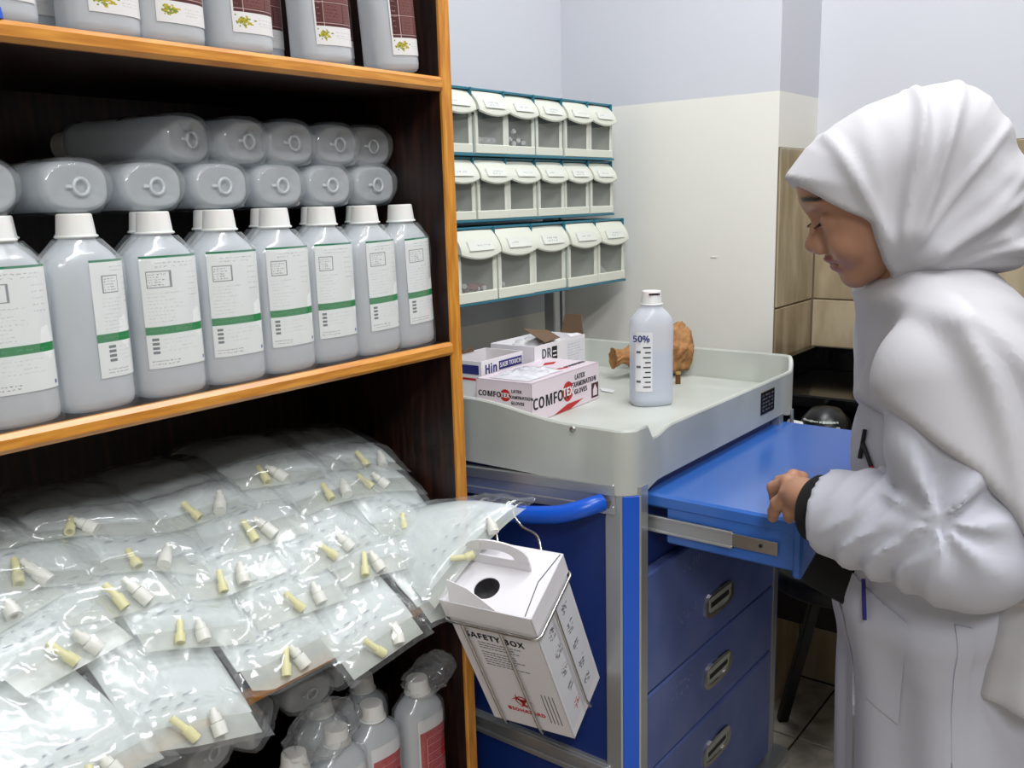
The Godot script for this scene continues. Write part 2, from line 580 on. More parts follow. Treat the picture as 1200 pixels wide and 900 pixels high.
func build_room() -> void:
	var fl := struct("floor", bxm(Vector3(-2.6, -0.12, -1.6), Vector3(2.6, -0.008, 2.6), 0.0), M.floorgrout)
	tile_run(fl, M.floortile, Vector3(0, -0.008, 0), Vector3(1, 0, 0), Vector3(0, 0, -1), Vector3(0, 1, 0), steps(1.072, WX, 0.333), steps(-0.594, 0.73 + 0.333 * 2, 0.331), 0.006, 0.008)
	tile_run(fl, M.floortile, Vector3(0, -0.008, 0), Vector3(1, 0, 0), Vector3(0, 0, -1), Vector3(0, 1, 0), steps(-0.926, 1.072, 0.333), steps(-1.256, 0.73 + 0.333 * 2, 0.331), 0.006, 0.008)
	struct("ceiling", bxm(Vector3(-2.6, 2.75, -1.6), Vector3(2.6, 2.9, 2.6), 0.0), M.ceil)
	struct("wall_back", bxm(Vector3(-2.6, 0, -1.6), Vector3(2.128, 2.75, -1.455), 0.0), M.wall)
	var pil := struct("wall_pillar", bxm(Vector3(2.128, 1.582, -1.6), Vector3(2.6, 2.75, PZ), 0.0), M.wall)
	# the painted dado of the pillar stands a hair proud of the plaster
	obj("dado", bxm(Vector3(2.1278, 0, -1.6), Vector3(2.6, 1.582, PZ + 0.0002), 0.0), M.dado, pil)
	obj("paint_chip", bxm(Vector3(2.1262, 1.196, -1.012), Vector3(2.129, 1.2, -0.995), 0.0005), M.white, pil)
	obj("paint_dado", bxm(Vector3(-2.6, 0, -1.455), Vector3(2.1275, 1.05, -1.4545), 0.0), M.dado, pil)
	var wr := struct("wall_right", bxm(Vector3(WX + 0.008, 0, PZ), Vector3(2.6, 2.75, 2.6), 0.0), M.wall)
	# tiles up to 1.456 m on the right wall and on the side of the pillar
	obj("grout_bed", bxm(Vector3(WX + 0.003, 0, PZ + 0.002), Vector3(WX + 0.0085, 1.456, 2.6), 0.0), M.grout, wr)
	tile_run(wr, M.walltile, Vector3(WX + 0.008, 0, 0), Vector3(0, 0, 1), Vector3(0, 1, 0), Vector3(-1, 0, 0), [PZ + 0.006, -0.725, -0.475, -0.225, 0.025, 0.275, 0.525, 0.775], [0.0, 0.316, 0.696, 1.076, 1.456], 0.004, 0.008)
	obj("grout_bed", bxm(Vector3(2.130, 0, PZ - 0.001), Vector3(WX + 0.008, 1.456, PZ + 0.002), 0.0), M.grout, pil)
	tile_run(pil, M.walltile, Vector3(0, 0, PZ - 0.001), Vector3(1, 0, 0), Vector3(0, 1, 0), Vector3(0, 0, 1), [2.13, WX], [0.0, 0.316, 0.696, 1.076, 1.456], 0.004, 0.007)
	struct("wall_left", bxm(Vector3(-2.6, 0, -1.6), Vector3(-2.45, 2.75, 2.6), 0.0), M.roomwall)
	struct("wall_front", bxm(Vector3(-2.6, 0, 2.45), Vector3(2.6, 2.75, 2.6), 0.0), M.roomwall)

func build_lamps() -> void:
	for k in 3:
		var at: Vector3 = [Vector3(0.75, 2.735, 0.35), Vector3(-1.2, 2.735, 0.9), Vector3(1.35, 2.735, -0.62)][k]
		var t := thing("ceiling_light", ["white fluorescent ceiling light above the aisle beside the shelves", "white fluorescent ceiling light far left of the aisle", "white fluorescent ceiling light above the trolley"][k], "light", at)
		obj("housing", bxm(Vector3(-0.64, -0.03, -0.17), Vector3(0.64, 0.013, 0.17), 0.006), M.white, t)
		obj("lamp_panel", bxm(Vector3(-0.6, -0.036, -0.14), Vector3(0.6, -0.028, 0.14), 0.002), M.lamp, t)
		var l := AreaLight3D.new()
		l.name = "panel_light"
		l.area_size = Vector2(1.2, 0.28)
		l.light_energy = LAMP[k]
		l.light_color = Color(0.98, 0.985, 1.0)
		l.area_range = 9.0
		l.shadow_enabled = true
		t.add_child(l, true)
		l.position = Vector3(0, -0.05, 0)
		l.rotation = Vector3(-PI / 2, 0, 0)

# ---------------------------------------------------------------- wooden shelves
const SZ := -0.955     # front of the shelving
func build_shelves() -> void:
	var t := thing("shelving_unit", "tall dark wood shelving unit with varnished orange shelf edges", "shelf", Vector3.ZERO)
	for x in [0.03, 1.088]:
		var sp := obj("side_panel", bxm(Vector3(x - 0.0105, 0, -1.345), Vector3(x + 0.0105, 2.05, SZ - 0.004), 0.001), M.darkwood, t)
		obj("edge_strip", bxm(Vector3(x - 0.0115, 0, SZ - 0.006), Vector3(x + 0.0115, 2.05, SZ + 0.002), 0.002), M.edgewoodv, sp)
	obj("back_panel", bxm(Vector3(0.04, 0.05, -1.345), Vector3(1.078, 2.05, -1.335), 0.0), M.darkwood, t)
	for y in [0.345, 0.719, 1.1225, 1.524, 2.04]:
		var s := obj("shelf", bxm(Vector3(0.0405, y - 0.009, -1.334), Vector3(1.0775, y + 0.009, SZ - 0.006), 0.001), M.darkwood, t)
		var mb := MB.new()
		box(mb, Vector3(1.037, 0.0205, 0.016), T(0.559, y, SZ - 0.002), 0.005)
		obj("edge_strip", mb.done(), M.edgewood, s)
	obj("plinth", bxm(Vector3(0.041, 0.0, -1.3), Vector3(1.077, 0.06, SZ - 0.03), 0.001), M.darkwood, t)

# ---------------------------------------------------------------- infusion bottles
const BW := 0.0425
const BD := 0.0295
func bottle_profile() -> Array:
	return [[0.004, 0.0001, 0.0001, 2.6], [0.003, 0.02, 0.012, 2.6], [0.0, BW - 0.008, BD - 0.007, 2.8], [0.001, BW - 0.004, BD - 0.004, 2.8], [0.005, BW - 0.001, BD - 0.001, 2.8],
		[0.012, BW, BD, 2.8], [0.05, BW - 0.0006, BD - 0.0006, 2.8], [0.10, BW - 0.0008, BD - 0.0008, 2.8], [0.145, BW, BD, 2.8], [0.160, BW - 0.001, BD - 0.0005, 2.7],
		[0.170, BW - 0.006, BD - 0.003, 2.5], [0.178, BW - 0.0135, BD - 0.0065, 2.3], [0.185, 0.0215, 0.0195, 2.0], [0.189, 0.0185, 0.0180, 2.0], [0.193, 0.0185, 0.0180, 2.0]]

func label_patch(y0: float, y1: float, a0: float, a1: float, push := 0.0007) -> ArrayMesh:
	var rows := []
	for i in 5:
		var y := lerpf(y0, y1, i / 4.0)
		var line := PackedVector3Array()
		for k in 17:
			line.append(sect(y, BW + push, BD + push, 2.8, lerpf(a0, a1, k / 16.0)))
		rows.append(line)
	var mb := MB.new()
	grid(mb, rows)
	return mb.done()

var bottle_mesh: ArrayMesh
var cap_mesh: ArrayMesh
var ring_mesh: ArrayMesh
var wrap_mesh: ArrayMesh

func make_bottle(called: String, label: String, group: String, lm: Material, y0: float, y1: float, half := 0.66, shift := 0.0) -> Node3D:
	var t := thing(called, label, "bottle", Vector3.ZERO, Vector3.ZERO, group)
	if bottle_mesh == null:
		var mb := MB.new()
		loft(mb, bottle_profile(), 40)
		bottle_mesh = mb.done()
		mb = MB.new()
		lathe(mb, [[0.0001, 0.190], [0.0215, 0.190], [0.0225, 0.1908], [0.0225, 0.1922], [0.0215, 0.1928], [0.0205, 0.1935], [0.0182, 0.2145], [0.0175, 0.2155], [0.0165, 0.216], [0.0001, 0.216]], 28, Transform3D.IDENTITY, true)
		cap_mesh = mb.done()
		mb = MB.new()
		var ring := []
		for k in 19:
			var a := TAU * k / 18.0
			ring.append(Vector3(cos(a) * 0.0095 + 0.004, -0.0012, sin(a) * 0.0095))
		tube(mb, ring, 0.0022, 6, false)
		box(mb, Vector3(0.012, 0.002, 0.004), T(-0.009, -0.0002, 0.0), 0.0008)
		ring_mesh = mb.done()
		mb = MB.new()
		var rows := []
		var prof := [[-0.003, 0.0001, 0.0001], [-0.003, 0.006, 0.004], [-0.003, 0.013, 0.009], [-0.003, 0.020, 0.014], [-0.003, 0.028, 0.019], [-0.0027, 0.034, 0.0225], [-0.002, BW - 0.004, BD - 0.004], [0.004, BW + 0.001, BD + 0.001], [0.02, BW + 0.002, BD + 0.0025]]
		for i in 12: prof.append([0.03 + i * 0.0115, BW + 0.0016, BD + 0.0018])
		prof.append_array([[0.166, BW + 0.001, BD + 0.001], [0.174, BW - 0.007, BD - 0.003], [0.182, 0.028, 0.024], [0.188, 0.0225, 0.0215]])
		for i in prof.size():
			var line := PackedVector3Array()
			for k in 56:
				var q := sect(prof[i][0], prof[i][1], prof[i][2], 2.6, TAU * k / 56.0)
				var e := 0.0030 * (1.0 - 2.2 * absf(wob.get_noise_3d(q.x * 900.0, q.y * 420.0, q.z * 900.0)))
				if i < 8: q.y -= 0.0065 * (1.0 - 1.8 * absf(wob.get_noise_3d(q.x * 1500.0, 3.0, q.z * 1500.0)))
				line.append(q + Vector3(q.x, 0, q.z).normalized() * maxf(-0.0009, e) * (1.0 if i > 1 else 0.0))
			rows.append(line)
		grid(mb, rows, true)
		wrap_mesh = mb.done()
	obj("bottle_body", bottle_mesh, M.bottle, t)
	obj("cap", cap_mesh, M.cap, t)
	obj("hanger_ring", ring_mesh, M.ring, t)
	if called != "saline_bottle" and called != "brown_label_bottle":
		obj("film_wrapper", wrap_mesh, M.crinkle if called == "lying_bottle" else M.film, t)
	if lm:
		obj("label", label_patch(y0, y1, -half + shift, half + shift), lm, t)
	return t

func build_bottles() -> void:
	rng.seed = 21
	wob.seed = 4
	var protos := []
	# front row of the middle shelf, leftmost first
	var xs := [0.425, 0.513, 0.606, 0.695, 0.781, 0.866, 0.948, 1.0295]
	var half := [1.0, 0.62, 0.95, 0.85, 0.82, 0.78, 0.7, 0.72]
	var shift := [0.0, 0.55, 0.02, -0.02, -0.08, -0.1, 0.12, 0.22]
	for k in 8:
		var b := make_bottle("green_label_bottle", "green banded saline bottle, %s from the right panel, front row on the middle shelf" % NTH[7 - k], "green labelled bottles standing in front on the middle shelf", M.green_labels[k % 2], 0.036, 0.166, half[k], shift[k])
		b.position = Vector3(xs[k], 1.1327, -0.998 + rng.randf_range(-0.004, 0.003))
		b.rotation.y = rng.randf_range(-0.05, 0.05)
		if k == 7: b.rotation.z = 0.035
		if k == 6: b.rotation.z = 0.02
		protos.append(b)
	# the row behind them
	for k in 7:
		copy(protos[3], "green_label_bottle", Vector3([0.462, 0.551, 0.642, 0.733, 0.824, 0.914, 1.003][k], 1.1327, -1.0725), Vector3(0, rng.randf_range(-0.06, 0.06), 0), "white capped bottle behind the front row, %s gap from the right panel, middle shelf" % NTH[6 - k], "second row bottles on the middle shelf")
	# bottles lying on their caps with the bases forward
	var plain := make_bottle("lying_bottle", "", "bottles lying on top of the standing rows", null, 0, 0)
	obj("label", label_patch(0.05, 0.15, -0.7, 0.7), M.green_labels[1], plain)
	var strap := MB.new()
	loft(strap, [[0.118, BW + 0.0005, BD + 0.0005, 2.8], [0.119, BW + 0.001, BD + 0.001, 2.8], [0.122, BW + 0.001, BD + 0.001, 2.8], [0.123, BW + 0.0005, BD + 0.0005, 2.8]], 32)
	var low := [0.555, 0.654, 0.750, 0.848, 0.940, 1.0305]
	for k in 6:
		var p := Vector3(low[k], 1.3795, -1.060 + rng.randf_range(-0.006, 0.004))
		var turn := Vector3(-PI / 2, [0.10, 0.06, 0.0, 0.02, 0.0, 0.0][k], 0)
		var b: Node3D = copy(plain, "lying_bottle", p, turn, "frosted bottle lying base forward in the lower layer, %s from the right panel" % NTH[5 - k])
		if k == 0: obj("dark_band", strap.done(), M.black, b)
	var upx := [0.712, 0.797, 0.872, 0.957, 1.0305]
	for k in 5:
		var p := Vector3(upx[k], 1.4385, -1.064 + rng.randf_range(-0.006, 0.006))
		var turn := Vector3(-PI / 2, [0.30, 0.16, 0.03, 0.02, 0.0][k], 0)
		copy(plain, "lying_bottle", p, turn, "frosted bottle lying base forward in the upper layer, %s from the right panel" % NTH[4 - k])
	plain.position = Vector3(0.452, 1.3795, -1.07)
	plain.rotation = Vector3(-PI / 2, 0.12, 0)
	plain.set_meta("label", "frosted bottle lying base forward at the far left end of the lower layer")
	# brown labels, top shelf
	var top := [[0.452, -0.995, 0.0, 0.0], [0.505, -1.06, 0.05, 0.0], [0.563, -0.992, 0.0, 0.3], [0.645, -0.992, 0.0, 0.2], [0.742, -0.990, 0.02, 0.25], [0.815, -1.058, 0.02, 0.1], [0.876, -0.992, 0.05, 0.15], [0.945, -1.06, 0.05, 0.1], [1.008, -0.992, 0.085, 0.35]]
	for k in 9:
		var a: Array = top[k]
		var behind: bool = a[1] < -1.03
		var b := make_bottle("brown_label_bottle", "brown labelled bottle on the top shelf, %s from the right panel, %s" % [NTH[8 - k], "half hidden" if behind else ("leaning left" if a[2] > 0.04 else "upright")], "brown labelled bottles on the top shelf", M.brown_labels[k % 2], 0.022, 0.160, 0.78, a[3])
		b.position = Vector3(a[0] + (0.0425 * a[2]), 1.5345 + 0.0, a[1])
		b.rotation.z = a[2]
		b.position.y += absf(sin(a[2])) * BW * 0.9
	var bc := thing("blue_cap", "small blue plastic cap lying at the left end of the top shelf", "cap", Vector3(0.435, 1.5345, -0.962))
	var mb := MB.new()
	lathe(mb, [[0.0001, 0.0], [0.012, 0.0], [0.0125, 0.001], [0.0115, 0.011], [0.010, 0.013], [0.0001, 0.013]], 24, Transform3D.IDENTITY, true)
	obj("cap_body", mb.done(), M.bluebright, bc)
	# red labels, bottom shelf
	var rx := [0.745, 0.826, 0.905, 1.005]
	for k in 4:
		var b := make_bottle("red_label_bottle", "red labelled bottle standing on the bottom shelf, %s from the right panel" % NTH[3 - k], "red labelled bottles on the bottom shelf", M.red_label, 0.03, 0.155, 0.75, [0.1, 0.3, 0.25, 0.25][k])
		b.position = Vector3(rx[k], 0.3545, [-1.0, -1.0, -1.005, -1.0][k])
		b.rotation.y = [-0.2, -0.1, -0.12, -0.1][k]
		protos.append(b)
	for k in 2:
		copy(protos[-1], "red_label_bottle", Vector3([0.865, 0.957][k], 0.3545, -1.082), Vector3(0, 0.1, 0), ["red labelled bottle glimpsed deep between the two middle front bottles", "red labelled bottle glimpsed deep beside the right front bottle"][k])
	for k in 5:
		var p: Vector3 = [Vector3(0.735, 0.604, -1.05), Vector3(0.825, 0.607, -1.055), Vector3(0.915, 0.612, -1.06), Vector3(1.006, 0.610, -1.09), Vector3(0.645, 0.602, -1.05)][k]
		copy(plain, "lying_bottle", p, Vector3(-PI / 2 + [0.16, 0.18, 0.2, 0.25, 0.1][k], [0.25, 0.2, 0.12, -0.04, 0.2][k], [0.3, -0.3, 0.2, -0.6, 0.0][k]), "bare bottle lying tilted on the red labelled bottles, %s from the right" % ["fourth", "third", "second", "first", "fifth"][k], "bottles lying on the bottom shelf stack")

# ---------------------------------------------------------------- infusion bags
var arc_s := PackedFloat32Array()
var arc_z := PackedFloat32Array()
func heap_y(x: float, z: float) -> float:
	var zz := z - maxf(0.0, 0.62 - x) * 0.22 + maxf(0.0, x - 0.9) * 0.10
	var ks := [[-1.40, 0.965], [-1.24, 0.975], [-1.16, 0.965], [-1.08, 0.925], [-1.02, 0.88], [-0.96, 0.815], [-0.91, 0.755], [-0.87, 0.695], [-0.84, 0.62], [-0.82, 0.50]]
	for i in ks.size() - 1:
		if zz < ks[i + 1][0] or i == ks.size() - 2:
			var f: float = clampf((zz - ks[i][0]) / (ks[i + 1][0] - ks[i][0]), 0.0, 1.2)
			return lerpf(ks[i][1], ks[i + 1][1], f) - maxf(0.0, x - 0.85) * 0.10
	return 0.7

var bridge := false
func heap_point(x: float, s: float) -> Vector3:
	if bridge:   # the bag that reaches from the heap across to the sharps box
		var f := s / 0.21
		var g := (x - 1.0) / 0.13 + 0.5
		var fr := Vector3(0.895, 0.735, -0.885).lerp(Vector3(1.055, 0.845, -0.800), g)
		var bk := Vector3(0.90, 0.835, -1.03).lerp(Vector3(1.020, 0.835, -1.00), g)
		return fr.lerp(bk, f) + Vector3(0, 0.020 * sin(PI * clampf(f, 0, 1)) + 0.012 * sin(PI * clampf(g, 0, 1)), 0)
	if arc_s.is_empty():
		var acc := 0.0
		var last := Vector2(-0.845, heap_y(0.75, -0.845))
		var z := -0.845
		while z > -1.345:
			var q := Vector2(z, heap_y(0.75, z))
			acc += q.distance_to(last)
			last = q
			arc_s.append(acc)
			arc_z.append(z)
			z -= 0.004
	var i := clampi(arc_s.bsearch(s), 1, arc_s.size() - 1)
	var f := clampf((s - arc_s[i - 1]) / (arc_s[i] - arc_s[i - 1]), -6.0, 1.0)
	var z := lerpf(arc_z[i - 1], arc_z[i], f)
	return Vector3(x, heap_y(x, z), z)

# a filled bag laid on the slope of the heap: origin (x, s), turned by a, lifted off the slope
func bag_surface(xc: float, s0: float, a: float, w: float, l: float, lift0: float, lift1: float, seed_: float, kind: int, nu: int, nv: int, span: Array) -> Array:
	var rows := []
	for j in nv + 1:
		var line := PackedVector3Array()
		for i in nu + 1:
			var u := lerpf(-0.5, 0.5, float(i) / nu)
			var v := lerpf(span[0], span[1], float(j) / nv)
			var du := u * w
			var dt := v * l
			var x := xc + du * cos(a) - dt * sin(a)
			var s := s0 + du * sin(a) + dt * cos(a)
			var p := heap_point(x, s)
			var e := 0.012
			var nn := (heap_point(x, s + e) - heap_point(x, s - e)).cross(Vector3.RIGHT).normalized()
			if nn.y < 0.0: nn = -nn
			var edge := maxf(absf(u) * 2.0, absf(v - 0.5) * 2.0)
			var vf := (v - 0.12) / 0.88 if kind < 2 else v
			var fat := (1.0 - pow(absf(u * 2.0), 3.0)) * (1.0 - pow(minf(1.0, absf(vf - 0.5) * 2.0), 4.0))
			var h := lerpf(lift0, lift1, v)
			var q := Vector2(x, s) * 1.0
			if kind == 1:      # top of the fluid pouch
				h += 0.011 * sqrt(maxf(fat, 0.0)) + (0.0022 * wob.get_noise_3d(q.x * 180.0, q.y * 90.0, seed_)) * minf(1.0, fat * 3.0) + 0.003 * wob.get_noise_3d(q.x * 60.0, q.y * 60.0, seed_ + 9.0)
			elif kind == 0:    # its underside
				h -= 0.0018 + 0.005 * sqrt(maxf(fat, 0.0)) - 0.003 * wob.get_noise_3d(q.x * 60.0, q.y * 60.0, seed_ + 9.0)
			elif kind == 3:    # flat seal
				h += 0.003 * wob.get_noise_3d(q.x * 60.0, q.y * 60.0, seed_ + 9.0)
			else:              # loose clear wrapper above
				var r1 := 1.0 - absf(wob.get_noise_3d(q.x * 150.0, q.y * 110.0, seed_ + 40.0)) * 2.0
				h += 0.012 * sqrt(maxf(fat, 0.0)) + 0.002 + 0.013 * smoothstep(-0.03, 0.04, v) * (1.0 - smoothstep(0.16, 0.26, v)) * (1.0 - smoothstep(0.30, 0.48, absf(u))) + 0.005 * (r1 - 0.4) + 0.006 * wob.get_noise_3d(q.x * 70.0, q.y * 50.0, seed_ + 60.0) * edge
			line.append(p + nn * h)
		rows.append(line)
	return rows

func make_bag(label: String, group: String, xc: float, s0: float, a: float, w: float, l: float, seed_: float, lift := 0.0) -> void:
	var t := thing("infusion_bag", label, "infusion bag", Vector3.ZERO, Vector3.ZERO, group)
	var lo := lift + 0.050
	var hi := lift + 0.004
	var top := bag_surface(xc, s0, a, w, l, lo, hi, seed_, 1, 18, 24, [0.12, 1.0])
	var bot := bag_surface(xc, s0, a, w, l, lo, hi, seed_, 0, 18, 24, [0.12, 1.0])
	var mb := MB.new()
	# grids run along +u then +v; the top faces up
	grid(mb, top, false, Vector3(0.7, -20, -12))
	grid(mb, bot, false, Vector3(0.7, 20, 12))
	for e in 2:      # the welded rim all round
		var j := 0 if e == 0 else 24
		grid(mb, [top[j], bot[j]])
		var ta := PackedVector3Array()
		var ba := PackedVector3Array()
		for q in 25:
			ta.append(top[q][0 if e == 0 else 18])
			ba.append(bot[q][0 if e == 0 else 18])
		grid(mb, [ta, ba])
	obj("pouch", mb.done(), M.bag, t)
	# sealed skirt at the front that holds the ports
	mb = MB.new()
	var skirt := bag_surface(xc, s0, a, w * 0.96, l, lo + 0.0005, hi + 0.0005, seed_, 3, 18, 5, [0.0, 0.1215])
	grid(mb, skirt, false, Vector3(0.7, -20, -12))
	obj("seal", mb.done(), M.bagedge, t)
	mb = MB.new()
	grid(mb, bag_surface(xc, s0, a, w + 0.022, l, lo + 0.001, hi + 0.001, seed_, 2, 30, 36, [-0.03, 1.04]), false, Vector3(0.7, -20, -12))
	obj("wrapper", mb.done(), M.film, t)
	# ports: one white, one yellow, lying on the seal
	for k in 2:
		var u := (0.10 - 0.21 * k + 0.10 * sin(seed_ * 3.0)) * w
		var pts := []
		for j in 4:
			var dt := lerpf(0.025, 0.15, j / 3.0) * l
			var x := xc + u * cos(a) - dt * sin(a) + 0.006 * j * sin(seed_ * 5.0 + k * 2.2)
			var p := heap_point(x, s0 + u * sin(a) + dt * cos(a))
			var nn := (heap_point(x, s0 + dt + 0.012) - heap_point(x, s0 + dt - 0.012)).cross(Vector3.RIGHT).normalized()
			if nn.y < 0.0: nn = -nn
			pts.append(p + nn * (lo + 0.0045))
		mb = MB.new()
		tube(mb, pts, 0.0042, 10)
		if k == 0:
			tube(mb, [pts[0], pts[0].lerp(pts[2], 0.7)], 0.0085, 10)
			tube(mb, [pts[1].lerp(pts[2], 0.5), pts[2].lerp(pts[3], 0.3)], 0.0066, 10)
		else:
			tube(mb, [pts[0], pts[0].lerp(pts[1], 1.2)], 0.0062, 10)
		obj("port", mb.done(), M.port if k == 0 else M.yellow, t)
	# a few printed lines
	mb = MB.new()
	for j in 2:
		var v := 0.22 + 0.055 * j
		for i in 4:
			var u := (-0.34 + 0.13 * i + 0.03 * sin(seed_ + j * 2.0)) * w
			var x := xc + u * cos(a) - v * l * sin(a)
			var s := s0 + u * sin(a) + v * l * cos(a)
			var p := heap_point(x, s)
			var nn := (heap_point(x, s + 0.012) - heap_point(x, s - 0.012)).cross(Vector3.RIGHT).normalized()
			if nn.y < 0.0: nn = -nn
			var q := p + nn * (lerpf(lo, hi, v) + 0.0122)
			var dx := Vector3(cos(a), 0, 0) * (0.004 + 0.0025 * sin(i * 3.0 + j + seed_))
			var dz := nn.cross(Vector3.RIGHT).normalized() * 0.0007
			mb.quad(q - dx - dz, q + dx - dz, q + dx + dz, q - dx + dz, nn)
	obj("print_lines", mb.done(), M.print, t)

func build_bags() -> void:
	rng.seed = 77
	wob.seed = 4
	wob.frequency = 0.1
	wob.fractal_octaves = 3
	var cols := [0.395, 0.53, 0.675, 0.82, 0.955]
	var cname := ["at the left end", "left of the middle", "in the middle", "right of the middle", "at the right end"]
	var rname := ["lowest row at the shelf edge", "second row above the edge", "middle row", "row below the top", "topmost rear row"]
	var rs := [0.125, 0.185, 0.245, 0.305, 0.36]
	for r in 5:
		for c in 5:
			var j := rng.randf_range(-0.012, 0.012)
			var ang := rng.randf_range(-0.16, 0.16) + (0.35 if c == 0 and r < 3 else 0.0)
			var x: float = cols[c] + rng.randf_range(-0.015, 0.015) + (0.03 if r % 2 else -0.02) * (1.0 if c < 4 else 0.0)
			var reach: float = [-0.065, -0.035, 0.0, -0.04, -0.02][c] if r == 0 else 0.0
			make_bag("clear infusion bag %s of the heap, %s" % [cname[c], rname[r]], "infusion bags heaped on the lower shelf", x, rs[r] + j + reach, ang, 0.145, 0.225 if r < 4 else 0.2, r * 7.0 + c * 3.1, 0.0)
	bridge = true
	# one slides off the corner onto the sharps box
	make_bag("clear wrapped infusion bag slipping off the shelf corner onto the white sharps box", "infusion bags heaped on the lower shelf", 1.0, 0.0, 0.0, 0.13, 0.21, 91.0, 0.0)
	bridge = false

func build_film() -> void:
	# crumpled wrapping round the bottom bottles
	var k := 0
	for q in [[Vector3(1.02, 0.575, -0.985), 0.055, "clear crumpled plastic film bunched above the rightmost red labelled bottle"], [Vector3(0.79, 0.590, -0.985), 0.065, "clear crumpled plastic film bunched over the left red labelled bottles"], [Vector3(1.03, 0.645, -1.06), 0.05, "clear crumpled plastic film twisted in the corner by the right panel under the bags"]]:
		var mb := MB.new()
		var rows := []
		for i in 25:
			var line := PackedVector3Array()
			var th := PI * i / 24.0
			for j in 40:
				var ph := TAU * j / 40.0
				var d := Vector3(sin(th) * cos(ph), cos(th), sin(th) * sin(ph))
				var r: float = q[1] * (0.85 + 0.26 * (1.0 - 2.0 * absf(wob.get_noise_3d(d.x * 8.0 + k * 50.0, d.y * 8.0, d.z * 8.0))))
				line.append(q[0] + d * r * Vector3(1.0, 0.6, 0.55))
			rows.append(line)
		grid(mb, rows, true, q[0])
		tag(obj("crumpled_film", mb.done(), M.film), q[2], "plastic film")
		k += 1

# ---------------------------------------------------------------- blue trolley
const CZ := -0.685
func tray_rim(x: float, z: float) -> float:
	if z > CZ - 0.05 and x > 1.2:       # the low front lip with its notch
		if x < 1.226: return 1.0
		if x < 1.238: return lerpf(1.0, 0.976, (x - 1.226) / 0.012)
		if x < 1.262: return 0.976
		if x < 1.295: return lerpf(0.976, 0.986, (x - 1.262) / 0.033)
		if x < 1.80: return 0.986
		return lerpf(0.986, 1.014, smoothstep(1.83, 1.862, x))
	if x > 1.8: return 1.014
	if x < 1.25:
		return 0.998 + 0.02 * smoothstep(-0.80, -1.0, z)
	return 1.018

func round_rect(x0: float, x1: float, z0: float, z1: float, r: float) -> Array:
	var out := []
	var cs := [[Vector2(x1 - r, z1 - r), 0.0], [Vector2(x0 + r, z1 - r), PI / 2], [Vector2(x0 + r, z0 + r), PI], [Vector2(x1 - r, z0 + r), PI * 1.5]]
	for q in 4:
		for k in 9:
			var a: float = cs[q][1] + PI / 2 * k / 8.0
			out.append(cs[q][0] + Vector2(cos(a), sin(a)) * r)
		var nx: Vector2 = cs[(q + 1) % 4][0] + Vector2(cos(cs[(q + 1) % 4][1]), sin(cs[(q + 1) % 4][1])) * r
		var last: Vector2 = out[-1]
		for k in range(1, 40):
			out.append(last.lerp(nx, k / 40.0))
	return out

